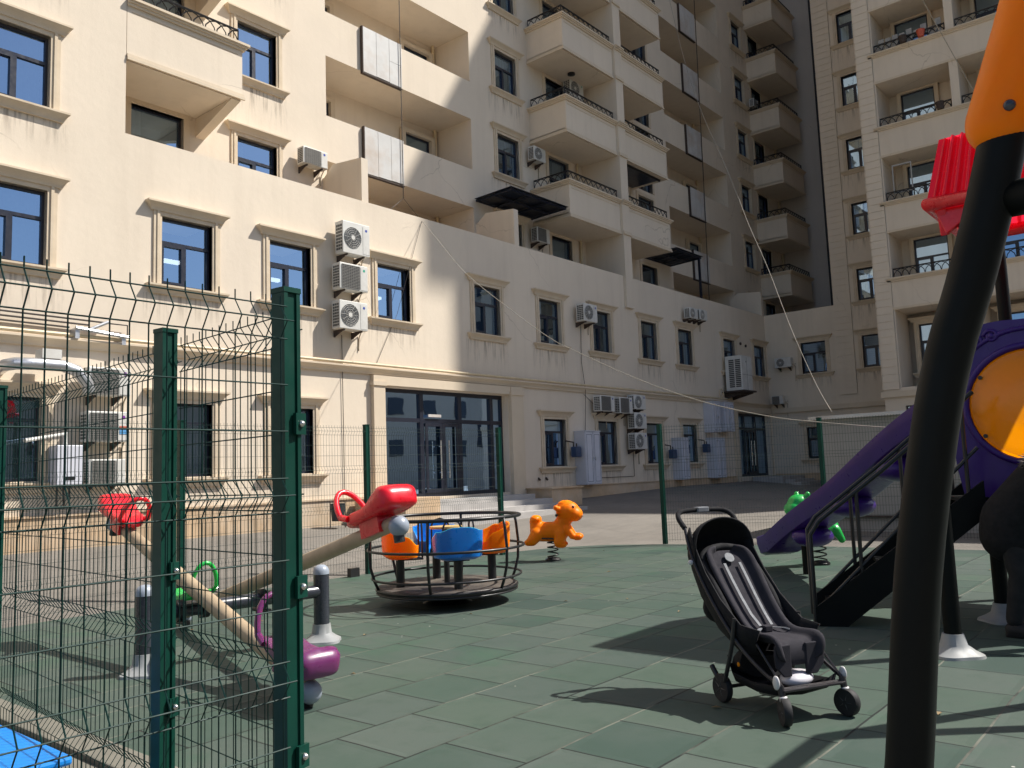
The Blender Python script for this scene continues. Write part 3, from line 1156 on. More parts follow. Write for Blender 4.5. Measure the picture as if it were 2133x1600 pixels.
for i in range(9):
    y = 8.1 - i * 0.24
    q.box(31.40, 31.40 + 0.015, y - 0.10, y + 0.09, 16.24 - 0.0 - rr2.uniform(-0.25, 0.0), 16.62 + rr2.uniform(0, 0.25))
tag(q.build('laundry', M['curtain']), 'washing hung over the railing of a high right wing balcony', 'laundry')
for i, (y, zz, mm) in enumerate(((7.3, 16.25, 'rust'), (6.7, 16.25, 'red_logo'), (6.3, 13.46, 'rust'))):
    tag(MB().lathe([(0.10, 0.0), (0.14, 0.22), (0.15, 0.22), (0.15, 0.25), (0.12, 0.25)], 12, (31.15, y, zz)).build('flower_pot', M[mm], smooth=True), ['brown flower pot on the highest visible right wing ledge', 'red flower pot on the highest visible right wing ledge', 'brown flower pot on the lower right wing ledge'][i], 'flower pot')
MB().tube([(32.75, 5.85, 8), (32.75, 5.85, TOPZ - 1)], 0.04).build('drain_pipe', M['pipe'], B2)
MB().box(31.3 - 0.12, 31.299, Y_END, 9.05, 3.62, 3.82).build('cornice', M['trim'], B2)
MB().box(35.38, 35.499, 9.0, 14.84, 3.62, 3.82).build('cornice', M['trim'], B2)
MB().box(35.42, 35.499, 9.0, 14.9, 0.2, 1.0).build('plinth', M['stone'], B2)
MB().cyl((42.2, 14.2, 7), (42.2, 14.2, TOPZ - 0.4), 0.07).build('drain_pipe', M['black'], B2)

# ================================================================== TOWER OUT OF FRAME (casts the long shade)
B3 = thing('apartment_tower', 'tall apartment tower standing beyond the right edge whose shade crosses the facade', 'building')
t_ = MB()
t_.box(38.0, 62, -5.2, 3.2, -0.2, 45.3)
t_.build('wall', M['tower'], B3)
MB().box(38.0, 62, -6.1, 3.2, 45.301, 47.3).build('roof_storey', M['tower'], B3)
MB().box(46.0, 62, -5.1, 3.1, 47.301, 58).build('shade_block', M['tower'], B3)  # unseen taller block added to keep the upper far corner in shade
for k in range(1, 14):
    MB().box(37.9, 37.999, -4.2, -3.0, 3.1 * k, 3.1 * k + 1.5).box(37.9, 37.999, -1.2, 0.4, 3.1 * k, 3.1 * k + 1.5).build('window', M['frame'], B3)

B4 = thing('horizon_blocker', 'unseen long low building added behind the viewer to darken the entrance reflections', 'building')  # added out of view so the entrance glass mirrors no bright horizon
MB().box(-50, 110, -46, -36, -0.2, 13.5).build('wall', M['tower'], B4)
MB().box(-50.3, 110.3, -46.3, -35.7, 13.501, 13.9).build('roof', M['greywall'], B4)
for k in range(30):
    MB().box(-46 + k * 5, -44.2 + k * 5, -35.99, -35.9, 3.6, 5.4).box(-46 + k * 5, -44.2 + k * 5, -35.99, -35.9, 8.0, 9.8).build('window', M['frame'], B4)

# ================================================================== STEPS, BLOCKS
g_ = thing('entrance_steps', 'grey stone steps in front of the wide glazed entrance', 'steps')
st = MB()
for i in range(4):
    st.box(13.15, 17.9 + 0.3 * (3 - i), 14.9 - 0.36 * (4 - i) - 0.2, 14.899, 0.2, 0.92 - 0.13 * (4 - i) + 0.08)
st.build('steps', M['step'], g_)
MB().prism([(13.3, 0.2), (14.9, 0.2), (14.9, 0.9)], 18.81, 19.0, 'x').build('ramp_edge', M['step'], g_)
tag(MB().box(12.1, 13.14, 13.2, 14.85, 0.1, 1.0).build('stone_block', M['stone'], bevel=0.01), 'sunlit sandstone block at the left side of the entrance steps', 'stone block')
tag(MB().box(18.2, 19.6, 14.0, 14.9, 0.1, 0.98).box(18.15, 19.65, 13.95, 14.92, 0.981, 1.02).build('stone_block', M['stone']), 'shaded sandstone block at the right side of the entrance steps', 'stone block')
g_ = thing('entrance_steps', 'small dark steps and ramp at the far corner entrance', 'steps')
MB().box(33.0, 35.3, 13.6, 14.88, 0.2, 0.92).box(33.2, 35.3, 13.2, 13.599, 0.2, 0.78).box(32.8, 35.3, 12.8, 13.199, 0.2, 0.68).build('steps', M['step'], g_)
g_ = thing('litter_bin', 'small dark metal litter bin by the wall left of the entrance', 'bin', (11.35, 14.5, 0.42))
b_ = MB()
b_.lathe([(0.13, 0.15), (0.16, 0.5), (0.165, 0.5), (0.165, 0.52), (0.145, 0.52), (0.12, 0.17)], 14)
b_.build('bucket', M['bin'], g_, smooth=True)
MB().tube([(-0.2, 0, 0), (-0.2, 0, 0.56), (0.2, 0, 0.56), (0.2, 0, 0)], 0.013).cyl((-0.2, 0, 0.4), (-0.15, 0, 0.4), 0.01).cyl((0.2, 0, 0.4), (0.15, 0, 0.4), 0.01).build('stand', M['rust'], g_)

# ================================================================== AIR CONDITIONERS


def ac(loc, label, w_=0.8, h_=0.56, d=0.28, style='fan', rz=0, gap=0.12, brackets=True, logo='blue_logo', group='air conditioner units on the walls', left_fan=True):
    """local: x along wall, y=0 wall face, front at -(gap+d); loc = lower left corner on the wall"""
    g = thing('air_conditioner', label, 'air conditioner', loc, rz, group)
    y0, y1 = -(gap + d), -gap
    c = MB().box(0, w_, y0, y1, 0.02, h_).build('casing', M['acwhite'], g, bevel=0.012)
    cx, cz = w_ * 0.36, h_ * 0.52
    rr = min(h_ * 0.40, w_ * 0.31)
    if style == 'fan':
        f = MB()
        f.cyl((cx, y0 - 0.001, cz), (cx, y0 - 0.008, cz), rr, n=26)
        f.build('fan_opening', M['acdark'], c)
        f = MB()
        for q in (0.3, 0.5, 0.7, 0.88, 1.0):
            f.tube([(cx + rr * q * math.cos(t * PI / 10), y0 - 0.012, cz + rr * q * math.sin(t * PI / 10)) for t in range(20)], 0.004, 4, closed=True)
        for q in range(12):
            a = q * PI / 6
            f.tube([(cx, y0 - 0.012, cz), (cx + rr * math.cos(a), y0 - 0.012, cz + rr * math.sin(a))], 0.0035, 4)
        f.cyl((cx, y0 - 0.004, cz), (cx, y0 - 0.02, cz), rr * 0.22, n=14)
        f.build('fan_guard', M['acwhite'], c)
    else:
        f = MB()
        x0g, x1g, z0g, z1g = w_ * 0.07, w_ * 0.70, h_ * 0.09, h_ * 0.93
        f.box(x0g, x1g, y0 - 0.006, y0 - 0.001, z0g, z1g)
        f.build('fan_opening', M['acdark'], c)
        f = MB()
        n = 15
        for q in range(n + 1):
            z = z0g + (z1g - z0g) * q / n
            f.box(x0g, x1g, y0 - 0.014, y0 - 0.007, z - 0.006, z + 0.006)
        for q in range(9):
            x = x0g + (x1g - x0g) * q / 8
            f.box(x - 0.004, x + 0.004, y0 - 0.018, y0 - 0.0145, z0g, z1g)
        f.build('fan_guard', M['acgrill'], c)
    hz_ = MB()
    x_ = w_ + 0.002
    hz_.tube(smoothpts([(x_, -gap - 0.06, h_ * 0.25), (x_ + 0.05, -gap - 0.05, h_ * 0.20), (x_ + 0.07, -gap * 0.5, h_ * 0.05), (x_ + 0.05, -0.02, -0.10), (x_ + 0.03, -0.02, -0.25 - 0.35 * ((w_ * 37 + loc[0] * 3.7) % 1.0))], 3), 0.014, 6)
    hz_.tube(smoothpts([(x_, -gap - 0.10, h_ * 0.32), (x_ + 0.08, -gap - 0.08, h_ * 0.30), (x_ + 0.09, -gap * 0.4, h_ * 0.36), (x_ + 0.06, 0.0, h_ * 0.42)], 3), 0.010, 6)
    hz_.build('hose', M['pcable'], g, smooth='all')
    # side fins (both ends)
    f = MB()
    for row in range(8):
        for cl_ in range(3):
            z = h_ * (0.12 + 0.10 * row)
            y = y0 + 0.03 + cl_ * (d - 0.06) / 3
            f.box(-0.004, -0.001, y, y + (d - 0.06) / 3 - 0.015, z, z + h_ * 0.07)
    f.build('side_vents', M['acdark'], c)
    MB().box(w_ * 0.735, w_ * 0.985, y0 - 0.006, y0 - 0.001, h_ * 0.08, h_ * 0.93).build('service_cover', M['acwhite'], c, bevel=0.003)
    if logo:
        MB().lathe([(0.001, 0), (0.032, 0), (0.032, 0.002), (0.001, 0.002)], 12).xf(Matrix.Translation((w_ * 0.86, y0 - 0.0065, h_ * 0.82)) @ Matrix.Rotation(PI / 2, 4, 'X')).build('logo', M[logo], c)
    if brackets:
        for x in (w_ * 0.18, w_ * 0.8):
            b = MB()
            b.box(x - 0.015, x + 0.015, y0 + 0.02, -0.002, -0.02, 0.018)
            b.prism([(-0.002, -0.13), (-0.03, -0.13), (y0 + 0.10, -0.021), (-0.002, -0.021)], x - 0.012, x + 0.012, 'x')
            b.build('bracket', M['rust'], g)
    return g


G_ST = 'stack of three air conditioners beside the upper row window'
ac((11.68, 15, 6.50), 'top air conditioner of the sunlit stack of three, taller with round fan', 0.78, 0.76, 0.28, 'fan')
ac((11.58, 15, 5.66), 'middle air conditioner of the sunlit stack of three, with square grille', 0.80, 0.62, 0.28, 'grille', logo='green_logo')
ac((11.56, 15, 4.76), 'bottom air conditioner of the sunlit stack of three, with round fan', 0.80, 0.66, 0.28, 'fan')
ac((11.75, 16.5, 9.02), 'single small air conditioner on the recessed wall above the terrace, left of the partition', 0.72, 0.44, 0.25, 'grille')
a1 = ac((6.20, 15, 3.02), 'grille air conditioner under the zinc duct, upper one at the left wall', 0.72, 0.50, 0.28, 'grille', logo='purple_logo')
a2 = ac((6.18, 15, 2.22), 'grille air conditioner with red and blue energy label, second below the zinc duct', 0.72, 0.54, 0.28, 'grille', logo='purple_logo')
MB().box(0.55, 0.70, -0.413, -0.409, 0.23, 0.29).build('energy_label', M['red_logo'], a2)
MB().box(0.55, 0.70, -0.413, -0.409, 0.15, 0.225).build('energy_label', M['cyan_logo'], a2)
ac((6.25, 15, 1.50), 'small lowest air conditioner at the left wall beside the white boiler box', 0.62, 0.44, 0.24, 'grille', logo=None)
ac((20.95, 15, 6.02), 'single air conditioner between two shaded upper row windows', 0.72, 0.58, 0.30, 'fan')
ac((27.9, 15, 6.95), 'left of the two small air conditioners hung high near the parapet', 0.60, 0.42, 0.25, 'fan', logo=None)
ac((28.68, 15, 6.98), 'right of the two small air conditioners hung high near the parapet', 0.60, 0.42, 0.25, 'fan', logo=None)
ac((21.65, 15, 3.25), 'left of the two side-by-side air conditioners above a ground floor window', 0.80, 0.52, 0.28, 'grille')
ac((22.75, 15, 3.22), 'right of the two side-by-side air conditioners above a ground floor window', 0.76, 0.54, 0.28, 'grille')
ac((23.62, 15, 3.38), 'top of the three shaded fan air conditioners stacked at ground floor level', 0.72, 0.50, 0.28, 'fan')
ac((23.60, 15, 2.74), 'middle of the three shaded fan air conditioners stacked at ground floor level', 0.74, 0.55, 0.28, 'fan')
ac((23.58, 15, 2.06), 'bottom of the three shaded fan air conditioners stacked at ground floor level', 0.74, 0.56, 0.28, 'fan')
ac((20.75, 16.5, 11.55), 'air conditioner on the wall beside the second lowest central balcony', 0.62, 0.48, 0.26, 'fan', logo=None)
ac((20.75, 16.5, 8.82), 'air conditioner in shade under the dark steel canopy', 0.66, 0.50, 0.26, 'grille', logo=None)
ac((22.9, 16.5, 14.45), 'air conditioner standing inside the central balcony next to the ceiling light', 0.8, 0.62, 0.30, 'fan', logo='green_logo')
ac((38.75, 16.5, 19.2), 'air conditioner beside a balcony of the far shaded corner, upper', 0.5, 0.42, 0.25, 'grille', logo=None)
ac((40.6, 16.5, 16.4), 'air conditioner at the back of a balcony of the far shaded corner, lower', 0.7, 0.5, 0.28, 'fan', logo=None)
ac((35.5, 14.5, 5.55), 'small air conditioner on the right wing facing the yard beside the blind-covered window', 0.72, 0.44, 0.26, 'fan', -PI / 2, logo=None)
ac((35.5, 14.75, 3.98), 'tiny low air conditioner in the corner where the two buildings meet', 0.5, 0.38, 0.25, 'grille', -PI / 2, logo=None)
ac((32.9, 6.75, 15.2), 'air conditioner hung inside a right wing balcony beside the door', 0.72, 0.48, 0.26, 'fan', -PI / 2, logo=None)
ac((32.9, 6.75, 18.1), 'air conditioner hung inside the topmost visible right wing balcony', 0.72, 0.48, 0.26, 'fan', -PI / 2, logo=None)
# big outdoor unit
g_ = thing('air_conditioner', 'large tall outdoor cooling unit on a steel shelf near the corner', 'air conditioner', (31.0, 15, 4.35), 0, 'air conditioner units on the walls')
c_ = MB().box(0, 0.95, -0.85, -0.15, 0.03, 1.42).build('casing', M['acwhite'], g_, bevel=0.015)
f = MB()
for i in range(15):
    for j in range(2):
        f.box(-0.006, -0.001, -0.80 + j * 0.27, -0.80 + j * 0.27 + 0.22, 0.16 + i * 0.075, 0.16 + i * 0.075 + 0.055)
f.build('side_vents', M['acdark'], c_)
MB().box(0.03, 0.92, -0.856, -0.851, 0.65, 0.66).box(0.47, 0.475, -0.857, -0.851, 0.05, 1.38).box(0.4, 0.44, -0.858, -0.851, 1.15, 1.21).build('panel_joint', M['acdark'], c_)
MB().box(-0.1, 1.05, -0.95, -0.002, -0.03, 0.028).box(0.1, 0.14, -0.9, -0.002, -0.09, -0.031).box(0.8, 0.84, -0.9, -0.002, -0.09, -0.031).prism([(-0.002, -0.28), (-0.05, -0.28), (-0.85, -0.095), (-0.002, -0.095)], 0.1, 0.14, 'x').prism([(-0.002, -0.28), (-0.05, -0.28), (-0.85, -0.095), (-0.002, -0.095)], 0.8, 0.84, 'x').build('shelf', M['rust'], g_)
MB().tube([(-0.35 + 0.16 * math.cos(t * PI / 8), -0.1, -0.05 + 0.16 * math.sin(t * PI / 8)) for t in range(16)], 0.02, 6, closed=True).build('pipe_coil', M['pipe'], g_)

# boiler box, duct, pipes on the left
g_ = thing('boiler_box', 'white boiler box on the wall below the grille air conditioners', 'boiler', (5.72, 15, 1.52))
MB().box(0, 0.42, -0.38, -0.03, 0, 0.66).build('casing', M['cabinet'], g_, bevel=0.015)
MB().box(0.14, 0.28, -0.386, -0.381, 0.08, 0.14).build('display', M['black'], g_)
MB().tube([(0.2, -0.2, 0.66), (0.2, -0.2, 0.86), (-0.55, -0.55, 0.72)], 0.035, 8).build('flue', M['acwhite'], g_, smooth=True)
MB().tube([(0.1, -0.15, 0), (0.1, -0.15, -0.35)], 0.018, 6).tube([(0.2, -0.15, 0), (0.22, -0.15, -0.4)], 0.018, 6).tube([(0.3, -0.15, 0), (0.3, -0.15, -0.3)], 0.018, 6).build('pipe', M['rust'], g_)
g_ = thing('ventilation_duct', 'shiny zinc ventilation duct bending into the left wall', 'duct')
MB().tube([(4.95, 15, 3.42), (4.95, 14.72, 3.46), (5.05, 14.58, 3.48), (5.3, 14.55, 3.49), (5.75, 14.55, 3.49), (5.98, 14.55, 3.42), (6.15, 14.55, 3.22), (6.2, 14.6, 3.1)], 0.10, 16).build('duct', M['duct'], g_, smooth=True)
MB().box(5.42, 5.72, 14.5, 14.8, 3.595, 3.75).build('valve_box', M['acwhite'], g_)
g_ = thing('wall_pipes', 'bundle of thin pipes running along the wall top left', 'pipes')
pp = MB()
for i, dz in enumerate((0, 0.07, 0.14)):
    pp.tube([(-2, 14.93 - 0.02 * i, 4.30 + dz), (6.0 + 0.3 * i, 14.93 - 0.02 * i, 4.22 + dz)], 0.016, 6)
pp.tube([(6.6, 14.92, 4.36), (7.0, 14.92, 4.36), (7.0, 14.92, 4.1)], 0.014, 6)
pp.build('pipe', M['cable'], g_)
MB().tube([(6.05, 14.8, 4.2), (6.95, 14.8, 4.12)], 0.035, 8).tube([(6.3, 14.8, 4.2), (6.6, 14.8, 4.36)], 0.03, 8).box(6.05, 6.12, 14.8, 15, 4.02, 4.2).box(6.85, 6.92, 14.8, 15, 3.98, 4.15).build('bracket', M['duct'], g_)

# gas cabinets + meters
G_GC = 'white gas cabinets on the shaded wall'


def cabinet(x, z0, w_, h_, d, label, doors=2):
    g = thing('gas_cabinet', label, 'cabinet', (x, 15, z0), 0, G_GC)
    MB().box(0, w_, -d, -0.002, 0, h_).build('body', M['cabinet'], g, bevel=0.006)
    MB().box(-0.02, w_ + 0.02, -d - 0.03, -0.001, h_ + 0.001, h_ + 0.03).build('top', M['cabinet'], g)
    for i in range(doors):
        a = w_ * i / doors + 0.02
        b = w_ * (i + 1) / doors - 0.02
        dr = MB().box(a, b, -d - 0.018, -d - 0.001, 0.03, h_ - 0.03).build('door', M['cabinet'], g)
        fr_ = MB()
        for (q0, q1, q2, q3) in ((a + 0.04, b - 0.04, 0.086, 0.098), (a + 0.04, b - 0.04, h_ - 0.098, h_ - 0.086), (a + 0.04, a + 0.052, 0.098, h_ - 0.098), (b - 0.052, b - 0.04, 0.098, h_ - 0.098)):
            fr_.box(q0, q1, -d - 0.021, -d - 0.0185, q2, q3)
        fr_.build('groove', M['meter'], dr)
        xh = b - 0.05 if i == 0 else a + 0.05
        MB().box(xh - 0.008, xh + 0.008, -d - 0.045, -d - 0.0185, h_ * 0.45, h_ * 0.52).build('handle', M['bolt'], dr)
    return g


def meter(x, z, label):
    g = thing('gas_meter', label, 'gas meter', (x, 15, z), 0, 'gas meters beside the cabinets')
    MB().box(-0.15, 0.1, -0.35, -0.12, 0, 0.32).build('body', M['meter'], g, bevel=0.03)
    MB().tube([(-0.1, -0.2, 0.32), (-0.1, -0.2, 0.45), (-0.25, -0.02, 0.5)], 0.022, 6).tube([(0.05, -0.2, 0.32), (0.05, -0.2, 0.42)], 0.02, 6).build('pipe', M['rust'], g)


cabinet(20.72, 1.02, 0.80, 1.60, 0.40, 'tall white double-door gas cabinet, first and biggest of the row')
cabinet(26.62, 1.00, 0.50, 1.46, 0.42, 'white gas cabinet between two ground floor windows')
cabinet(29.25, 0.98, 0.82, 1.50, 0.38, 'bluish white gas cabinet below the wall-hung cabinets near the far entrance')
cabinet(29.2, 2.72, 0.62, 1.15, 0.40, 'wall-hung white cabinet above the low cabinet, left one of the upper pair')
cabinet(30.2, 2.76, 0.80, 1.12, 0.40, 'wall-hung white cabinet under the large cooling unit, right one of the upper pair')
meter(20.5, 1.85, 'dark blue gas meter on the left side of the tallest cabinet')
meter(26.3, 1.75, 'grey blue gas meter beside the middle cabinet')
meter(28.85, 1.95, 'bright blue gas meter beside the far low cabinet')

# ================================================================== CANOPIES


def canopy(x0, x1, y0, y1, zf, zb, label):
    g = thing('canopy', label, 'canopy', (0, 0, 0), 0, 'steel canopies over the terrace')
    s_ = MB()
    T = lambda x, y: (x, y, zf + (zb - zf) * (y - y0) / (y1 - y0))
    s_.add([T(x0, y0), T(x1, y0), T(x1, y1), T(x0, y1)] + [Vector(T(*q)) + Vector((0, 0, 0.012)) for q in ((x0, y0), (x1, y0), (x1, y1), (x0, y1))],
           [(0, 1, 2, 3), (7, 6, 5, 4), (0, 4, 5, 1), (1, 5, 6, 2), (2, 6, 7, 3), (3, 7, 4, 0)])
    s_.build('sheet', M['canopy'], g)
    f = MB()
    D = Vector((0, 0, -0.05))
    for t in (0.03, 0.34, 0.66, 0.97):
        x = x0 + (x1 - x0) * t
        f.tube([Vector(T(x, y0 + 0.05)) + D, Vector(T(x, y1)) + D], 0.035, 4)
    for t in (0.05, 0.5, 0.98):
        y = y0 + (y1 - y0) * t
        f.tube([Vector(T(x0 + 0.05, y)) + D, Vector(T(x1 - 0.05, y)) + D], 0.035, 4)
    f.build('frame', M['canopy'], g)
    return g


c1 = canopy(18.16, 20.97, 15.0, 16.45, 9.73, 9.70, 'dark blue steel canopy sloping out beside the lit and shaded boundary of the facade')
c2 = canopy(27.87, 29.97, 15.0, 16.45, 9.72, 9.66, 'dark steel canopy on posts over the terrace further right')
MB().box(29.75, 29.83, 15.05, 15.13, 6.95, 9.66).build('post', M['canopy'], c2)
g_ = thing('awning', 'dark folded awning hanging in the central balcony opening', 'awning')
MB().prism([(15.15, 12.28), (16.4, 12.28), (16.4, 11.75)], 24.5, 24.56, 'x').box(24.56, 27.2, 15.15, 16.4, 12.22, 12.27).build('cloth', M['canopy'], g_)
MB().cyl((24.6, 15.2, 12.2), (27.2, 15.2, 12.2), 0.04).build('roller', M['black'], g_)

# ================================================================== ROPES AND CABLES


rp = [(14.62, 15.1, 7.96), (14.57, 15.04, 7.94), (13.93, 13.84, 7.06), (12.97, 12.05, 5.75), (11.94, 9.74, 4.33), (11.49, 8.7, 3.74), (11.31, 8.2, 3.5), (10.73, 6.6, 2.8), (10.3, 5.33, 2.33), (9.99, 4.27, 2.04), (9.78, 3.55, 1.91), (9.5, 2.55, 1.77), (8.55, 1.62, 1.70)]
tag(MB().tube(smoothpts(rp), 0.0065, 5).build('rope', M['rope'], smooth='all'), 'pale rope sagging from the terrace wall down to the play tower', 'rope')
rp = [(30.58, 16.28, 22.2), (26.4, 13.49, 16.17), (24.26, 11.89, 12.98), (22.84, 10.66, 10.78), (21.67, 9.69, 9.0), (20.87, 9.05, 7.79), (19.9, 8.21, 6.29), (18.67, 7.24, 4.45), (17.81, 6.47, 3.1), (17.2, 5.97, 2.45)]
tag(MB().tube(smoothpts(rp), 0.0065, 5).build('rope', M['rope'], smooth='all'), 'long pale rope dropping steeply from the upper loggias to the grey kiosk roof', 'rope')
tag(MB().tube([(31.02, 6.52, 17.5), (30.96, 5.1, 13.35), (30.9, 4.6, 11.9)], 0.014, 5).build('rope', M['pcable']), 'thin rope hanging in front of the right wing balconies', 'rope')
tag(MB().tube([(15.217, 16.36, 30), (15.182, 16.36, 9.0)], 0.012, 5).tube([(15.18, 16.36, 9.0), (13.55, 15.1, 8.02)], 0.008, 4).tube([(15.18, 16.36, 9.0), (14.62, 15.1, 7.96)], 0.008, 4).build('rope', M['cable']), 'vertical dark cable with a forked lower end on the first loggias', 'cable')
tag(MB().tube([(33.5, 16.36, 28), (33.2, 16.36, 14), (33.02, 16.36, 8.4)], 0.018, 5).build('cable', M['cable']), 'vertical dark cable down the far loggias', 'cable')
tag(MB().tube([(14.5, 14.97, 7.9), (13.6, 14.97, 5.4), (12.9, 14.97, 4.1)], 0.006, 4).build('cable', M['cable']), 'thin cable slanting down the sunlit wall past the stack of air conditioners', 'cable')
tag(MB().tube([(11.9, 14.97, 4.7), (11.92, 14.97, 1.1)], 0.010, 4).build('cable', M['cable']), 'thin cable straight down the sunlit wall below the stack of air conditioners', 'cable')
tag(MB().tube([(21.3, 14.97, 6.0), (21.25, 14.97, 4.8), (21.3, 14.9, 3.9), (21.28, 14.97, 2.6)], 0.010, 4).tube([(21.3, 14.97, 3.8), (21.9, 14.9, 3.4)], 0.01, 4).build('cable', M['cable']), 'thin cable from the single shaded air conditioner down to the tallest cabinet', 'cable')
tag(MB().tube([(24.0, 14.97, 2.1), (24.0, 14.97, 1.2), (21.6, 14.97, 1.2)], 0.010, 4).build('cable', M['cable']), 'thin cable below the shaded stack of three air conditioners', 'cable')

# ================================================================== FENCES
FOLDS = [1.95, 1.43, 0.90, 0.37]


def fence_panel(parent, p0, p1, H, outw,  post_gap=0.03, pitch=0.05, wire=0.0022, hz=None, shift=0.0):
    """welded mesh with V folds between two ground points"""
    p0, p1 = Vector((p0[0], p0[1], 0)), Vector((p1[0], p1[1], 0))
    d = p1 - p0
    L = d.length
    u = d / L
    nrm = Vector((-u.y, u.x, 0)) * outw
    p0 = p0 + nrm * shift
    p1 = p1 + nrm * shift
    k = H / 2.03
    prof = [(H, 0)]
    for fz in FOLDS:
        prof += [((fz + 0.05) * k, 0), (fz * k, 0.035), ((fz - 0.05) * k, 0)]
    prof += [(0.05, 0)]
    hz = sorted({round(fz * k + e, 4) for fz in FOLDS for e in (0.05 * k, 0, -0.05 * k)} | {z * k for z in (1.76, 1.62, 1.24, 1.10, 0.71, 0.57, 0.18, 0.07)})
    m_ = MB()
    n = int((L - 2 * post_gap) / pitch)
    s0 = (L - n * pitch) / 2
    for i in range(n + 1):
        b = p0 + u * (s0 + i * pitch)
        m_.tube([b + Vector((0, 0, z)) + nrm * o for z, o in prof], wire, 4)
    for z in hz:
        o = 0.035 if any(abs(z - fz * k) < 0.01 for fz in FOLDS) else 0
        m_.tube([p0 + u * (s0 - 0.02) + nrm * (o + 0.004) + Vector((0, 0, z)), p1 - u * (s0 - 0.02) + nrm * (o + 0.004) + Vector((0, 0, z))], wire, 4)
    return m_.build('mesh_panel', M['wire'], parent)


def fence_post(parent, p, H, w_=0.06, rz=0.0, clamps=(), cdir=(0, -1)):
    x, y = p
    m_ = MB()
    h = w_ / 2
    # square tube with a shallow channel in two faces
    a = h * 0.55
    poly = [(-h, -h), (-a, -h), (-a, -h + 0.006), (a, -h + 0.006), (a, -h), (h, -h), (h, h), (a, h), (a, h - 0.006), (-a, h - 0.006), (-a, h), (-h, h)]
    m_.prism(poly, 0.0, H - 0.012, 'z')
    m_.xf(Matrix.Translation((x, y, 0)) @ Matrix.Rotation(rz, 4, 'Z'))
    o = m_.build('post', M['fgreen'], parent)
    c = MB().box(-h - 0.002, h + 0.002, -h - 0.002, h + 0.002, H - 0.0115, H + 0.004).xf(Matrix.Translation((x, y, 0)) @ Matrix.Rotation(rz, 4, 'Z'))
    c.build('cap', M['fgreen'], o)
    for z in clamps:
        dx, dy = cdir
        cx, cy = x + dx * (h + 0.004), y + dy * (h + 0.004)
        k = MB().box(-0.022, 0.022, -0.006, 0.006, z - 0.032, z + 0.032)
        ang = math.atan2(dy, dx) + PI / 2
        k.xf(Matrix.Translation((cx, cy, 0)) @ Matrix.Rotation(ang, 4, 'Z') @ Matrix.Translation((0.018, 0, 0)))
        k.build('clamp', M['fgreen'], o)
        b_ = MB().lathe([(0.001, 0.012), (0.006, 0.011), (0.010, 0.005), (0.011, 0.0)], 10)
        b_.xf(Matrix.Translation((cx, cy, z)) @ Matrix.Rotation(ang, 4, 'Z') @ Matrix.Translation((0.018, -0.006, 0)) @ Matrix.Rotation(PI / 2, 4, 'X'))
        b_.build('bolt', M['bolt'], o, smooth='all')
    return o


FN = thing('mesh_fence', 'near green welded mesh fence corner with folded wires in the left foreground', 'fence')
P1, P2, P3, P4 = (1.486, 2.136), (1.545, 2.985), (1.70, 5.13), (1.87, 7.6)
PL = (-1.05, 2.16)
for i, p in enumerate((P1, P2, P3, P4, PL)):
    fence_post(FN, p, 2.03, rz=R(4), clamps=(1.14, 0.66, 0.2, 1.62) if i == 0 else ((1.14, 0.66) if i == 1 else ()), cdir=(0.25, -0.97))
fence_panel(FN, PL, P1, 2.0, -1, shift=0.036)
fence_panel(FN, P1, P2, 2.0, -1, shift=0.036)
fence_panel(FN, P2, P3, 2.0, -1, shift=0.036)
fence_panel(FN, P3, P4, 2.0, -1, shift=0.036)
fence_panel(FN, P4, (2.0, 10.1), 2.0, -1, shift=0.036)

FF = thing('mesh_fence', 'far green mesh fence around the back edge of the playground', 'fence')
HF = 2.26
fp = [(2.0, 10.1), (5.51, 10.22), (8.50, 10.13), (11.50, 10.02), (14.22, 8.26), (15.8, 5.74), (16.1, 3.2), (16.2, 0.4)]
for i, p in enumerate(fp):
    fence_post(FF, p, HF + 0.02, 0.075)
for i, (a, b) in enumerate(zip(fp, fp[1:])):
    if i == 3:
        continue
    fence_panel(FF, a, b, HF, -1, wire=0.0020)
# small block at fence foot
tag(MB().box(8.05, 8.22, 10.0, 10.08, 0, 0.13).build('weight_block', M['black']), 'small dark block lying at the foot of the far fence', 'block')

# ================================================================== SEESAW
SS = thing('seesaw', 'double seesaw with two tan boards crossing on a dark blue-grey frame', 'seesaw')
A = Vector((3.235, 6.548, 0))
Bp = Vector((4.78, 6.36, 0))


def foot(parent, c, r0, h_=0.13, R0=0.17, ribs=5):
    m_ = MB()
    rg = []
    n = 30
    for j, (t, z) in enumerate(((1.0, 0.0), (0.97, 0.02), (0.72, 0.045), (0.5, 0.08), (0.40, h_))):
        ring = []
        for k in range(n):
            a = 2 * PI * k / n
            lobes = 1.0 + (0.10 * math.cos(4 * a) if j < 3 else 0)
            rr = r0 * 1.12 if j == 4 else max(r0 * 1.15, R0 * t * lobes)
            ring.append((c[0] + rr * math.cos(a), c[1] + rr * math.sin(a), c[2] + z))
        rg.append(ring)
    m_.rings(rg)
    return m_.build('foot', M['footgrey'], parent, smooth=True)


for P_ in (A, Bp):
    po = MB().cyl(P_ + Vector((0, 0, 0.05)), P_ + Vector((0, 0, 0.60)), 0.070, n=24).build('post', M['slate'], SS, smooth=True)
    MB().lathe([(0.073, 0.60), (0.073, 0.63), (0.06, 0.66), (0.035, 0.68), (0.002, 0.685)], 24, P_).build('cap', M['greycap'], po, smooth=True)
    foot(po, P_, 0.07, 0.16, 0.18)
bd = (Bp - A).normalized()
MB().cyl(A + bd * 0.02 + Vector((0, 0, 0.45)), Bp - bd * 0.02 + Vector((0, 0, 0.45)), 0.057, n=22).build('beam', M['slate'], SS, smooth=True)
for q in (0.26, 0.50, 0.66, 0.9):
    pass


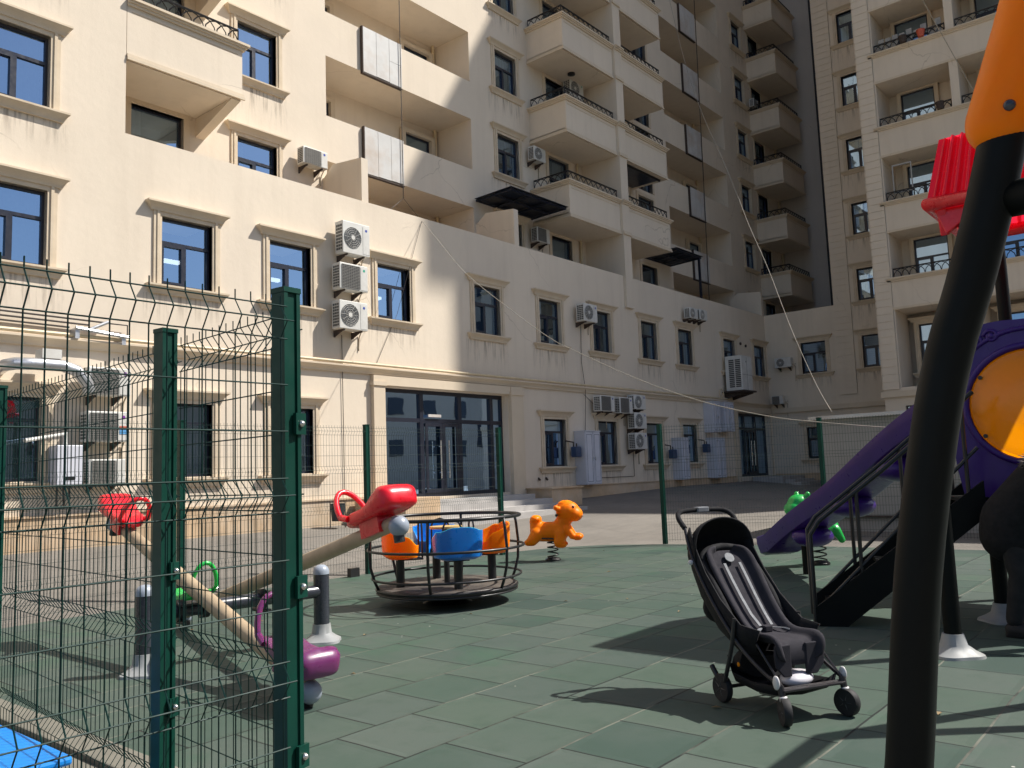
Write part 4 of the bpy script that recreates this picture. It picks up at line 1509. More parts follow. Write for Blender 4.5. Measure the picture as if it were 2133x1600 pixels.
def seesaw_seat(board, M4, mat, label=None):
    """local frame: +x outward along board, z up from board axis"""
    st_ = []
    prof = [(-0.26, 0.05, 0.03, 0.07), (-0.22, 0.085, 0.02, 0.105), (-0.12, 0.12, 0.02, 0.115), (0.0, 0.125, 0.02, 0.11), (0.10, 0.135, 0.02, 0.125), (0.18, 0.145, 0.02, 0.165), (0.25, 0.145, 0.025, 0.19), (0.30, 0.135, 0.03, 0.18), (0.33, 0.11, 0.045, 0.15), (0.34, 0.08, 0.06, 0.12)]
    rg = []
    for x, hw, zb, zt in prof:
        ring = []
        for k in range(20):
            a = 2 * PI * k / 20
            cy, sz = math.cos(a), math.sin(a)
            yy = hw * math.copysign(abs(cy) ** 0.5, cy)
            zz = (zb + zt) / 2 + (zt - zb) / 2 * math.copysign(abs(sz) ** 0.5, sz)
            if sz > 0 and x < 0.2:
                zz -= 0.02 * (1 - (yy / hw) ** 2)
            ring.append((x, yy, zz + 0.05))
        rg.append(ring)
    s_ = MB().rings(rg)
    # moulded handle loop
    s_.tube([(-0.24 - 0.10 * math.sin(t) * 1.0, 0.115 * math.cos(t), 0.15 + 0.20 * math.sin(t)) for t in [PI * i / 12 for i in range(13)]], 0.019, 10)
    s_.tube([(-0.24, 0.115, 0.15), (-0.16, 0.11, 0.12)], 0.022, 8).tube([(-0.24, -0.115, 0.15), (-0.16, -0.11, 0.12)], 0.022, 8)
    s_.box(-0.10, 0.12, -0.07, 0.07, -0.03, 0.08)
    s_.xf(M4)
    o = s_.build('seat', mat, board, smooth=True)
    if label:
        o['label'] = label
    return o


def seesaw_board(lo, hi, mlo, mhi, l1, l2):
    lo, hi = Vector(lo), Vector(hi)
    d = (hi - lo).normalized()
    b = MB().tube([lo, lo.lerp(hi, 0.3), hi.lerp(lo, 0.3), hi], [0.052, 0.062, 0.062, 0.052], 20).build('board', M['tan'], SS, smooth=True)
    for e, s_, mt, lb in ((lo, -1, mlo, l1), (hi, 1, mhi, l2)):
        xd = d * s_
        side = Vector((0, 0, 1)).cross(xd).normalized()
        up = xd.cross(side).normalized()
        M4 = Matrix((xd, side, up)).transposed().to_4x4()
        M4 = M4 @ Matrix.Scale(1.12, 4)
        M4.translation = e - xd * 0.25
        seesaw_seat(b, M4, mt, lb)
        MB().ell(e + xd * 0.02 - up * 0.03, (0.075, 0.075, 0.075), 16, 10).build('bumper', M['greycap'], b, smooth='all')
        MB().cyl(e + xd * 0.0 - up * 0.05, e - up * 0.14, 0.04).build('stop', M['black'], b)
    return b


def clampset(c):
    m_ = MB()
    for s_ in (-0.10, 0.10):
        m_.cyl(c + bd * (s_ - 0.03) + Vector((0, 0, -0.11)), c + bd * (s_ + 0.03) + Vector((0, 0, -0.11)), 0.085, n=18)
    m_.box(-0.13, 0.13, -0.10, 0.10, -0.05, -0.035)
    n0 = len(m_.v) - 8
    for i in range(n0, len(m_.v)):
        m_.v[i] = tuple(Vector(m_.v[i]) + c + Vector((0, 0, -0.02)))
    m_.cyl(c + Vector((-0.1, -0.12, -0.2)), c + Vector((-0.1, 0.12, -0.2)), 0.02)
    m_.build('pivot', M['black'], SS, smooth=True)


seesaw_board((3.37, 4.62, 0.135), (3.84, 8.40, 1.12), M['purple'], M['red'], 'purple seat at the lowered near end', 'red seat raised at the far left end')
seesaw_board((4.535, 8.31, 0.135), (4.065, 4.53, 1.13), M['green'], M['red'], 'green seat at the lowered far end', 'red seat raised at the near right end')
clampset(Vector((3.60, 6.50, 0.56)))
clampset(Vector((4.30, 6.42, 0.56)))

# ================================================================== MERRY-GO-ROUND
MG = thing('merry_go_round', 'black steel merry-go-round with orange and blue bucket seats', 'merry-go-round', (7.024, 6.98, 0), 0)
MG.scale = (0.955, 0.955, 1)


def circ(r, z, n=56):
    return [(r * math.cos(2 * PI * k / n), r * math.sin(2 * PI * k / n), z) for k in range(n)]


MB().lathe([(0.001, 0.21), (0.83, 0.21), (0.84, 0.20), (0.84, 0.15), (0.82, 0.145), (0.001, 0.145)], 56).build('deck', M['deck'], MG, smooth=True)
MB().tube(circ(0.845, 0.185), 0.018, 8, closed=True).tube(circ(0.845, 0.145), 0.012, 6, closed=True).build('deck_rim', M['black'], MG, smooth='all')
MB().lathe([(0.30, 0.0), (0.22, 0.03), (0.12, 0.10), (0.12, 0.15)], 24).build('hub', M['black'], MG, smooth=True)
for z, r_, t in ((0.97, 0.905, 0.020), (0.63, 0.945, 0.015), (0.31, 0.90, 0.014)):
    MB().tube(circ(r_, z), t, 8, closed=True).build('ring', M['black'], MG, smooth='all')
for k in range(6):
    a = R(20 + 12) + k * PI / 3
    ca, sa = math.cos(a), math.sin(a)
    MB().tube([(r * ca, r * sa, z) for r, z in ((0.84, 0.19), (0.89, 0.30), (0.935, 0.45), (0.945, 0.65), (0.925, 0.85), (0.905, 0.97))], 0.017, 8).build('upright', M['black'], MG, smooth='all')
MB().cyl((0, 0, 0.21), (0, 0, 0.84), 0.035).build('centre_post', M['black'], MG, smooth=True)
MB().lathe([(0.001, 0.84), (0.20, 0.84), (0.20, 0.865), (0.001, 0.87)], 28).build('centre_disc', M['table'], MG, smooth=True)


def bucket(mat, ang, label=None):
    g = MB()
    # local: +x outwards (back of seat), y sideways, z up; built as a thick shell
    W, D = 0.28, 0.20
    n = 36
    rim = []
    for i in range(n + 1):
        t = -1 + 2 * i / n
        a = t * R(158)
        ca, sa = math.cos(a), math.sin(a)
        x = D * math.copysign(abs(ca) ** 0.55, ca)
        y = W * math.copysign(abs(sa) ** 0.55, sa)
        s_ = abs(t)
        q = clamp((s_ - 0.34) / 0.5, 0, 1)
        hgt = 0.335 - 0.185 * (q * q * (3 - 2 * q)) + 0.022 * math.cos(t * PI * 3.2) * (1 - q)
        rim.append((x, y, hgt))
    prof = [(0.70, 0.0), (0.86, 0.03), (0.95, 0.10), (1.0, 0.5), (1.02, 1.0)]
    outer = [[(x * s_, y * s_, hz * f_ if j > 1 else [0.0, 0.02][j]) for (x, y, hz) in rim] for j, (s_, f_) in enumerate(prof)]
    inner = [[(x * (s_ - 0.09), y * (s_ - 0.07), max(0.05, hz * f_)) for (x, y, hz) in rim] for s_, f_ in ((1.02, 0.985), (0.97, 0.5), (0.88, 0.22), (0.70, 0.16))]
    rows = outer + inner
    o = len(g.v)
    for rw in rows:
        g.v += rw
    k = n + 1
    for j in range(len(rows) - 1):
        for i in range(n):
            g.f.append((o + j * k + i, o + j * k + i + 1, o + (j + 1) * k + i + 1, o + (j + 1) * k + i))
    m_ = len(rows)
    for end in (0, n):
        g.f.append(tuple(o + j * k + end for j in range(m_)))
    g.f.append(tuple(o + i for i in range(k)))
    g.f.append(tuple(o + (m_ - 1) * k + i for i in range(k)))
    Rm = Matrix.Rotation(ang, 4, 'Z') @ Matrix.Translation((0.57, 0, 0.53))
    g.xf(Rm)
    s = g.build('seat', mat, MG, smooth=True)
    if label:
        s['label'] = label
    MB().cyl((0, 0, -0.33), (0, 0, 0.02), 0.052).xf(Rm).build('seat_post', M['black'], s, smooth=True)
    hb_ = MB()
    hb_.tube([(-0.25, 0.11, 0.0), (-0.25, 0.11, 0.33), (-0.25, 0.08, 0.39), (-0.25, 0, 0.41), (-0.25, -0.08, 0.39), (-0.25, -0.11, 0.33), (-0.25, -0.11, 0.0)], 0.012, 7)
    hb_.box(-0.26, 0.05, -0.125, 0.125, -0.02, -0.005)
    hb_.xf(Rm).build('grab_handle', M['black'], s, smooth=True)


_al = math.atan2(Rv.y, Rv.x)            # image-right direction on the ground, used to turn the seats as seen
for da, mt in ((18, 'orange'), (108, 'blue'), (198, 'orange'), (288, 'blue')):
    bucket(M[mt], _al + R(da) - 0.0)

# ================================================================== SPRING RIDERS


def remesh(o, vox, sm=6):
    r_ = o.modifiers.new('remesh', 'REMESH')
    r_.mode = 'VOXEL'
    r_.voxel_size = vox
    r_.use_smooth_shade = True
    s_ = o.modifiers.new('smooth', 'SMOOTH')
    s_.iterations = sm
    s_.factor = 0.5
    return o


def capsule(m_, p0, p1, r0, r1, n=14):
    p0, p1 = Vector(p0), Vector(p1)
    m_.tube([p0, p0.lerp(p1, .5), p1], [r0, (r0 + r1) / 2, r1], n)
    m_.ell(p0, (r0,) * 3, n, 9)
    m_.ell(p1, (r1,) * 3, n, 9)


def spring(parent, z0, z1, r=0.085, turns=4, wire=0.011):
    pts = []
    N = turns * 16
    for i in range(N + 1):
        a = 2 * PI * i / 16
        pts.append((r * math.cos(a), r * math.sin(a), z0 + (z1 - z0) * i / N))
    MB().tube(pts, wire, 6).build('spring', M['black'], parent, smooth='all')
    MB().lathe([(0.13, 0.0), (0.13, 0.025), (0.10, 0.05), (0.06, 0.06)], 20).build('base_plate', M['black'], parent, smooth=True)


vdir = _al
SR = thing('spring_rider', 'orange animal shaped spring rider beyond the merry-go-round', 'spring rider', (11.04, 8.52, 0), vdir - R(8))
spring(SR, 0.03, 0.33)
b_ = MB()
capsule(b_, (-0.20, 0, 0.47), (0.12, 0, 0.47), 0.16, 0.165)
capsule(b_, (-0.27, 0, 0.64), (-0.22, 0, 0.48), 0.10, 0.15)
b_.ell((-0.26, 0, 0.68), (0.10, 0.15, 0.07))
capsule(b_, (0.12, 0, 0.50), (0.22, 0, 0.68), 0.14, 0.13)
b_.ell((0.27, 0, 0.80), (0.20, 0.19, 0.165))
b_.ell((0.385, 0, 0.745), (0.135, 0.165, 0.125))
b_.ell((0.24, 0, 0.90), (0.14, 0.12, 0.08))
capsule(b_, (0.12, 0.13, 0.84), (0.09, 0.16, 0.86), 0.045, 0.045)
capsule(b_, (0.12, -0.13, 0.84), (0.09, -0.16, 0.86), 0.045, 0.045)
for sgn in (-1, 1):
    capsule(b_, (-0.24, 0.09 * sgn, 0.44), (-0.32, 0.13 * sgn, 0.34), 0.115, 0.09)
    b_.ell((-0.36, 0.13 * sgn, 0.31), (0.10, 0.065, 0.06))
    capsule(b_, (0.14, 0.09 * sgn, 0.44), (0.12, 0.13 * sgn, 0.30), 0.11, 0.09)
    b_.ell((0.15, 0.14 * sgn, 0.26), (0.10, 0.07, 0.05))
    capsule(b_, (0.26, 0.11 * sgn, 0.52), (0.34, 0.14 * sgn, 0.40), 0.065, 0.055)
b_.ell((0.42, -0.13, 0.38), (0.09, 0.05, 0.055))
b_.ell((0.42, 0.13, 0.38), (0.09, 0.05, 0.055))
o = remesh(b_.build('body', M['orange'], SR), 0.014, 5)
MB().tube([(0.08, 0.22, 0.74), (0.10, -0.22, 0.74)], 0.022, 8).build('handle_bar', M['black'], SR, smooth=True)
for sgn in (-1, 1):
    MB().ell((0.37, 0.135 * sgn, 0.865), (0.022, 0.016, 0.026), 10, 7).build('eye', M['black'], SR, smooth='all')
MB().tube([(0.50, 0.07, 0.715), (0.518, 0.0, 0.705), (0.50, -0.07, 0.715)], 0.005, 5).build('mouth', M['rust'], SR)
MB().tube([(-0.16, -0.14, 0.375), (0.10, -0.145, 0.36)], 0.012, 6).cyl((-0.30, -0.155, 0.40), (-0.30, -0.175, 0.40), 0.018).cyl((0.13, -0.165, 0.38), (0.13, -0.185, 0.38), 0.018).build('foot_bar', M['rust'], SR)

SG = thing('spring_rider', 'bright green animal spring rider partly hidden behind the purple slide', 'spring rider', (12.02, 4.49, 0), vdir - R(160))
spring(SG, 0.03, 0.36)
b_ = MB()
capsule(b_, (-0.20, 0, 0.52), (0.12, 0, 0.52), 0.13, 0.14)
capsule(b_, (0.10, 0, 0.58), (0.24, 0, 0.78), 0.13, 0.13)
b_.ell((0.30, 0, 0.88), (0.17, 0.155, 0.13))
b_.ell((0.40, 0, 0.80), (0.13, 0.15, 0.11))
for sgn in (-1, 1):
    b_.ell((0.24, 0.12 * sgn, 1.0), (0.035, 0.045, 0.045))
    capsule(b_, (-0.22, 0.1 * sgn, 0.48), (-0.28, 0.14 * sgn, 0.34), 0.07, 0.05)
    capsule(b_, (0.16, 0.1 * sgn, 0.48), (0.2, 0.14 * sgn, 0.32), 0.07, 0.05)
remesh(b_.build('body', M['green'], SG), 0.015, 5)
MB().tube([(0.12, 0.24, 0.86), (0.12, -0.24, 0.86)], 0.02, 8).build('handle_bar', M['red'], SG, smooth=True)

# ================================================================== BLUE BENCH
BB = thing('bench', 'bright blue plastic bench at the lower left corner behind the mesh', 'bench')
MB().box(0.3, 1.42, 3.42, 5.4, 0.415, 0.45).build('seat', M['bench'], BB, bevel=0.012)
MB().box(0.34, 1.38, 3.46, 3.50, 0.0, 0.414).box(0.34, 1.38, 5.3, 5.34, 0.0, 0.414).build('leg', M['bench'], BB)

# ================================================================== PLAY TOWER
PT = thing('play_tower', 'climbing tower with red corrugated roof, purple ring panel, slide and stairs', 'play tower')
for (x, y, hgt) in ((8.5, 1.6, 3.72), (10.0, 1.6, 3.72), (8.5, 0.2, 3.72), (10.0, 0.2, 3.72)):
    po = MB().cyl((x, y, 0.05), (x, y, hgt), 0.062, n=22).build('post', M['bpole'], PT, smooth=True)
    foot(po, (x, y, 0), 0.065, 0.16, 0.19)
MB().box(8.45, 10.05, 0.15, 1.65, 1.12, 1.18).build('platform', M['deck'], PT)
MB().box(8.45, 10.05, 1.651, 1.70, 1.06, 1.19).build('platform_edge', M['black'], PT)
SP = thing('steel_post', 'dark round post on a pale plastic foot between the big curved pole and the person', 'post', (6.9, 1.64, 0))
MB().cyl((0, 0, 0.05), (0, 0, 1.75), 0.060, n=22).build('post', M['bpole'], SP, smooth=True)
foot(SP, (0, 0, 0), 0.065, 0.16, 0.19)
# roof: corrugated hip
cx, cy, z0, z1 = 9.14, 1.07, 3.84, 4.42
rf = MB()
N = 15


def side_ring(i_side):
    pass


hb0, ht0 = 0.80, 0.68
for s_ in range(4):
    Rz = Matrix.Rotation(s_ * PI / 2, 4, 'Z')
    vs, fs = [], []
    n = 204
    for i in range(n + 1):
        t = -1 + 2 * i / n
        for (hh, z, e) in ((hb0, z0, 1), (ht0, z1, 1)):
            out = 0.022 * math.cos(t * PI * 17) * (0 if abs(t) > 0.93 else 1)
            v = Rz @ Vector((-(hh + out), t * hh, z + out * 0.5))
            vs.append((cx + v.x, cy + v.y, v.z))
    for i in range(n):
        fs.append((2 * i, 2 * i + 2, 2 * i + 3, 2 * i + 1))
    rf.add(vs, fs)
rf.quad((cx - ht0, cy - ht0, z1), (cx + ht0, cy - ht0, z1), (cx + ht0, cy + ht0, z1), (cx - ht0, cy + ht0, z1))
roof = rf.build('roof', M['roofred'], PT, smooth='all', fixn=False)
hm = MB()
hm.tube([(cx - hb0, cy - hb0, z0 - 0.05), (cx + hb0, cy - hb0, z0 - 0.05), (cx + hb0, cy + hb0, z0 - 0.05), (cx - hb0, cy + hb0, z0 - 0.05)], 0.065, 14, closed=True)
hm.build('roof_hem', M['red'], roof, smooth='all')
MB().prism([(cy - 0.68, z0 - 0.34), (cy - 0.50, z0 - 0.22), (cy + 0.50, z0 - 0.22), (cy + 0.68, z0 - 0.34), (cy + 0.76, z0 - 0.101), (cy - 0.76, z0 - 0.101)], cx - hb0 + 0.06, cx - hb0 + 0.14, 'x').build('roof_fascia', M['red'], roof, bevel=0.01)
MB().prism([(cx - 0.68, z0 - 0.34), (cx - 0.50, z0 - 0.22), (cx + 0.50, z0 - 0.22), (cx + 0.68, z0 - 0.34), (cx + 0.76, z0 - 0.101), (cx - 0.76, z0 - 0.101)], cy + hb0 - 0.14, cy + hb0 - 0.06, 'y').build('roof_fascia', M['red'], roof, bevel=0.01)
MB().ell((cx, cy, z1 + 0.16), (0.22, 0.22, 0.22), 20, 12).build('roof_finial', M['orange'], roof, smooth='all')
# purple ring panel facing the camera
pc = Vector((8.38, 1.20, 1.88))
po_ = [(pc.y - 0.56, pc.z - 0.92), (pc.y - 0.62, pc.z - 0.55), (pc.y - 0.66, pc.z - 0.1), (pc.y - 0.66, pc.z + 0.38)]
for i in range(33):
    a = PI - PI * i / 32
    po_.append((pc.y - 0.66 * math.cos(PI - a) if False else pc.y + (0.66 + 0.03 * math.cos(6 * a)) * math.cos(a) * -1, pc.z + 0.38 + (0.38 + 0.02 * math.cos(6 * a)) * math.sin(a)))
po_ += [(pc.y + 0.66, pc.z + 0.38), (pc.y + 0.66, pc.z - 0.1), (pc.y + 0.62, pc.z - 0.55), (pc.y + 0.56, pc.z - 0.92)]
lo_ = po_[:4]
hi_ = po_[-4:]
arch = sorted(po_[4:-4], key=lambda p: p[0])
po_ = lo_ + arch + hi_
po_ = [p for i, p in enumerate(po_) if i == 0 or math.hypot(p[0] - po_[i - 1][0], p[1] - po_[i - 1][1]) > 0.008]
def resample(P_, N_):
    L_ = [0]
    for a_, b_ in zip(P_, P_[1:] + P_[:1]):
        L_.append(L_[-1] + math.hypot(b_[0] - a_[0], b_[1] - a_[1]))
    out = []
    j_ = 0
    for i in range(N_):
        t = L_[-1] * i / N_
        while L_[j_ + 1] < t:
            j_ += 1
        f_ = (t - L_[j_]) / max(1e-9, L_[j_ + 1] - L_[j_])
        a_, b_ = P_[j_ % len(P_)], P_[(j_ + 1) % len(P_)]
        out.append((a_[0] + (b_[0] - a_[0]) * f_, a_[1] + (b_[1] - a_[1]) * f_))
    return out


po_ = resample(po_, 96)
inn = []
for (a_, b_) in po_:
    an = math.atan2(b_ - pc.z, a_ - pc.y)
    inn.append((pc.y + 0.475 * math.cos(an), pc.z + 0.475 * math.sin(an)))
pm_ = MB()
pm_.rings([[(pc.x - 0.03, a_, b_) for a_, b_ in po_], [(pc.x + 0.03, a_, b_) for a_, b_ in po_], [(pc.x + 0.03, a_, b_) for a_, b_ in inn], [(pc.x - 0.03, a_, b_) for a_, b_ in inn]], closed=True)
o = pm_.build('ring_panel', M['violet'], PT)
e_ = MB()
for rr, tt in ((0.66, 0.022), (0.51, 0.03)):
    e_.tube([(pc.x - 0.03, pc.y + rr * math.cos(2 * PI * k / 48), pc.z + rr * math.sin(2 * PI * k / 48)) for k in (range(48) if rr < 0.55 else range(0, 25))], tt, 8, closed=rr < 0.55)
for (dy, dz) in ((0.50, 0.42), (0.26, 0.62), (0.38, 0.58), (-0.50, 0.42), (-0.38, 0.58)):
    e_.tube([(pc.x - 0.035, pc.y + dy + 0.06 * math.cos(t) * (1 - t / 12), pc.z + dz + 0.06 * math.sin(t) * (1 - t / 12)) for t in [i * 0.5 for i in range(15)]], 0.016, 7)
    e_.ell((pc.x - 0.035, pc.y + dy, pc.z + dz), (0.025, 0.03, 0.03), 10, 7)
e_.build('relief', M['violet'], o, smooth='all')
d_ = MB()
rg = []
for rr, xx in ((0.48, 0.0), (0.46, -0.02), (0.39, -0.025), (0.37, -0.035), (0.28, -0.04), (0.26, -0.05), (0.15, -0.055), (0.002, -0.058)):
    rg.append([(pc.x - 0.032 + xx, pc.y + rr * math.cos(2 * PI * k / 40), pc.z + rr * math.sin(2 * PI * k / 40)) for k in range(40)])
d_.rings(rg, caps=False)
dd = d_.build('disc', M['discorange'], o, smooth=True, fixn=False)
for a in (35, 145, 215, 325):
    MB().cyl((pc.x - 0.05, pc.y + 0.45 * math.cos(R(a)), pc.z + 0.45 * math.sin(R(a))), (pc.x - 0.075, pc.y + 0.45 * math.cos(R(a)), pc.z + 0.45 * math.sin(R(a))), 0.018).build('bolt', M['black'], dd)
# small brown roof of the far side
MB().prism([(0.75, 2.72), (1.75, 2.72), (1.25, 3.12)], 10.5, 11.4, 'x').build('small_roof', M['brown'], PT, bevel=0.02)
MB().box(10.55, 11.35, 0.8, 1.7, 2.60, 2.715).build('small_roof_beam', M['black'], PT)

# slide
top = Vector((8.95, 2.02, 1.78))
bot = Vector((11.35, 4.72, 0.27))
path = []
for i in range(21):
    t = i / 20
    p = top.lerp(bot, t)
    p.z += 0.02 * math.sin(t * PI * 3)
    path.append(p)
path.append(Vector((11.52, 4.90, 0.22)))
dirh = Vector((bot.x - top.x, bot.y - top.y, 0)).normalized()
side = Vector((-dirh.y, dirh.x, 0))
sec = [(-0.30, 0.20), (-0.33, 0.22), (-0.36, 0.20), (-0.35, 0.10), (-0.30, -0.04), (-0.22, -0.07), (0.22, -0.07), (0.30, -0.04), (0.35, 0.10), (0.36, 0.20), (0.33, 0.22), (0.30, 0.20), (0.27, 0.05), (0.20, -0.02), (-0.20, -0.02), (-0.27, 0.05)]
rg = [[p + side * a * 0.85 + Vector((0, 0, 1)) * (b * 0.9 + 0.02) for a, b in sec] for p in path]
MB().rings(rg).build('slide', M['violet'], PT, smooth=True)
for t in (0.22, 0.5, 0.78):
    un = MB()
    p = top.lerp(bot, t)
    un.ell(p + Vector((0, 0, -0.10)), (0.26, 0.26, 0.14), 20, 12)
    un.build('slide_underside', M['violet'], PT, smooth=True)
MB().cyl((10.95, 4.28, 0.0), (10.95, 4.28, 0.42), 0.05).build('slide_support', M['bpole'], PT, smooth=True)

# stairs
sx0, sx1 = 7.55, 8.20
s_bot, s_top = (2.95, 0.04), (1.60, 1.14)
MS = Matrix.Translation((7.875, 2.95, 0)) @ Matrix.Rotation(R(23), 4, 'Z') @ Matrix.Translation((-7.875, -2.95, 0))
for x in (sx0, sx1):
    MB().prism([(s_bot[0] + 0.08, 0.0), (s_bot[0] + 0.08, 0.16), (s_top[0], s_top[1] + 0.10), (s_top[0], s_top[1] - 0.20), (s_bot[0] - 0.18, 0.0)], x - 0.025, x + 0.025, 'x').xf(MS).build('stringer', M['bpole'], PT)
for i in range(6):
    t = (i + 0.6) / 6
    y = s_bot[0] + (s_top[0] - s_bot[0]) * t
    z = s_bot[1] + (s_top[1] - s_bot[1]) * t
    MB().box(sx0 + 0.026, sx1 - 0.026, y - 0.13, y + 0.10, z, z + 0.03).xf(MS).build('tread', M['bpole'], PT)
for x in (sx0, sx1):
    hr = MB()
    T = lambda y, dz: (x, y, s_bot[1] + (s_top[1] - s_bot[1]) * (y - s_bot[0]) / (s_top[0] - s_bot[0]) + dz)
    hr.tube([(x, 3.03, 0.0), (x, 3.03, 0.80), T(2.95, 0.88), T(2.4, 0.86), T(1.62, 0.88)], 0.020, 8)
    hr.tube([T(3.0, 0.14), T(1.62, 0.40)], 0.016, 7)
    for y in (2.62, 2.15, 1.72):
        hr.tube([T(y, 0.0), T(y, 0.87)], 0.018, 7)
    hr.xf(MS).build('handrail', M['black'], PT, smooth=True)

# ================================================================== SWING FRAME (big arch pole near the camera)
SW = thing('swing_frame', 'large black curved pole with orange plastic joint, closest object on the right', 'swing frame')
leg = [(2.285, 0.74, 0.03), (2.29, 0.725, 0.35), (2.305, 0.675, 0.69), (2.315, 0.62, 1.15), (2.332, 0.555, 1.516), (2.345, 0.505, 1.72), (2.356, 0.450, 1.88), (2.366, 0.395, 2.06), (2.373, 0.357, 2.20), (2.385, 0.30, 2.42), (2.39, 0.24, 2.62)]
lg = MB().tube(smoothpts(leg, 4), 0.056, 28).build('leg', M['bpole'], SW, smooth='all')
foot(lg, leg[0], 0.058, 0.15, 0.18)
leg2 = [(x, 0.36 - (y), z) for x, y, z in leg]
l2 = MB().tube(smoothpts(leg2, 4), 0.056, 24).build('leg', M['bpole'], SW, smooth='all')
MB().tube([(2.37, 0.38, 2.085), (2.37, -0.02, 2.085)], 0.045, 22).build('cross_bar', M['bpole'], SW, smooth='all')
jn = MB()
capsule(jn, (2.374, 0.352, 2.285), (2.388, 0.27, 2.50), 0.078, 0.085, 24)
capsule(jn, (2.388, 0.27, 2.50), (2.39, 0.18, 2.72), 0.085, 0.10, 24)
capsule(jn, (2.374, 0.008, 2.285), (2.39, 0.18, 2.72), 0.078, 0.10, 24)
j_ = remesh(jn.build('joint', M['orange'], SW), 0.012, 4)
MB().lathe([(0.001, 0.01), (0.010, 0.009), (0.014, 0.003), (0.015, 0.0)], 14).xf(Matrix.Translation((2.305, 0.315, 2.30)) @ Matrix.Rotation(-PI / 2, 4, 'Y')).build('bolt', M['slate'], j_, smooth='all')
MB().tube([(2.39, 0.18, 2.85), (6.3, 0.18, 2.90)], 0.058, 20).build('top_beam', M['bpole'], SW, smooth='all')
for s_ in (1, -1):
    MB().tube([(6.3, 0.18, 2.9), (6.3, 0.18 - 0.45 * s_ - (0.0 if s_ > 0 else -0.0), 0.0)], 0.056, 18).build('leg', M['bpole'], SW, smooth='all')

# ================================================================== KIOSK
KB = thing('kiosk', 'grey rendered kiosk wall with flat roof, edge coloured pale as if sunlit, behind the slide', 'kiosk')
MB().box(17.2, 20.5, 0.5, 6.25, 0.32, 2.30).box(17.25, 20.4, 0.6, 6.2, 0.0, 0.319).build('wall', M['kiosk'], KB)
MB().box(17.05, 20.7, 0.4, 6.42, 2.301, 2.37).build('roof', M['sheet'], KB)  # pale sheet colour stands in for sunlight on the roof edge
MB().box(17.18, 17.199, 0.5, 6.2, 0.32, 0.37).build('base_strip', M['rust'], KB)


lf = simple('dry_leaf', (0.22, 0.15, 0.07), 0.8, var=0.3)
rr3 = random.Random(21)
for i in range(26):
    x_, y_ = rr3.uniform(2.8, 13.5), rr3.uniform(1.0, 9.6)
    a_ = rr3.uniform(0, 6.28)
    sz = rr3.uniform(0.018, 0.038)
    M_ = Matrix.Translation((x_, y_, 0.006)) @ Matrix.Rotation(a_, 4, 'Z')
    o_ = MB().add([M_ @ Vector(p) for p in ((-sz, 0, 0), (0, -sz * 0.45, 0.008), (sz, 0, 0.002), (0, sz * 0.45, 0.010))], [(0, 1, 2), (0, 2, 3)]).build('leaf', lf)
    tag(o_, 'small dry leaf lying on the green rubber tiles', 'leaf', 'dry leaves scattered on the playground floor')

# ================================================================== STROLLER
fx, fy = -0.484, -0.875
SO = thing('stroller', 'black compact folding stroller with charcoal seat and grey straps', 'stroller', (4.945, 2.13, 0), math.atan2(fy, fx))
K = 1.06


def V(x, y, z):
    return (x * K, y * K, z * K)


def wheel(x, y, r, wdt, steer, nm):
    Rm = Matrix.Translation(V(x, y, 0)) @ Matrix.Translation((0, 0, r)) @ Matrix.Rotation(steer, 4, 'Z') @ Matrix.Rotation(PI / 2, 4, 'X')
    o = MB().lathe([(r * 0.72, -wdt / 2), (r * 0.93, -wdt / 2), (r, -wdt * 0.25), (r, wdt * 0.25), (r * 0.93, wdt / 2), (r * 0.72, wdt / 2)], 28).xf(Rm).build('wheel', M['tyre'], SO, smooth=True)
    s_ = MB()
    s_.lathe([(0.001, -wdt * 0.42), (r * 0.70, -wdt * 0.30), (r * 0.74, -wdt * 0.1), (r * 0.74, wdt * 0.1), (r * 0.70, wdt * 0.30), (0.001, wdt * 0.42)], 24)
    for q in range(5):
        a_ = q * 2 * PI / 5
        for e_ in (-1, 1):
            s_.tube([(0.012 * math.cos(a_), 0.012 * math.sin(a_), e_ * wdt * 0.42), (r * 0.68 * math.cos(a_), r * 0.68 * math.sin(a_), e_ * wdt * 0.36)], 0.006, 6)
    s_.xf(Rm).build('hub', M['spoke'], o, smooth=True)
    return o


for sy in (-1, 1):
    wheel(0.27, 0.205 * sy, 0.078, 0.045, R(14 if sy > 0 else -22), 'f')
    wheel(-0.27, 0.215 * sy, 0.085, 0.040, 0, 'r')
fr = MB()
for sy in (-1, 1):
    # long side tube: handle -> canopy joint -> seat joint -> front fork
    fr.tube(smoothpts([V(-0.60, 0.20 * sy, 0.98), V(-0.50, 0.22 * sy, 0.80), V(-0.30, 0.225 * sy, 0.56), V(-0.08, 0.22 * sy, 0.36), V(0.10, 0.215 * sy, 0.255), V(0.24, 0.205 * sy, 0.20)], 4), 0.0115, 8)
    fr.tube([V(0.02, 0.19 * sy, 0.40), V(0.25, 0.20 * sy, 0.20)], 0.007, 6)
    # rear leg
    fr.tube(smoothpts([V(-0.10, 0.225 * sy, 0.50), V(-0.12, 0.235 * sy, 0.36), V(-0.20, 0.235 * sy, 0.16), V(-0.27, 0.20 * sy, 0.085)], 4), 0.013, 8)
    # front fork
    fr.tube([V(0.245, 0.205 * sy, 0.20), V(0.26, 0.205 * sy, 0.13)], 0.020, 10)
    fr.tube([V(0.26, 0.205 * sy + 0.0, 0.14), V(0.275, 0.205 * sy, 0.085)], 0.018, 8)
fr.tube([V(0.24, -0.205, 0.175), V(0.24, 0.205, 0.175)], 0.013, 8)
fr.tube([V(-0.26, -0.21, 0.085), V(-0.26, 0.21, 0.085)], 0.012, 8)
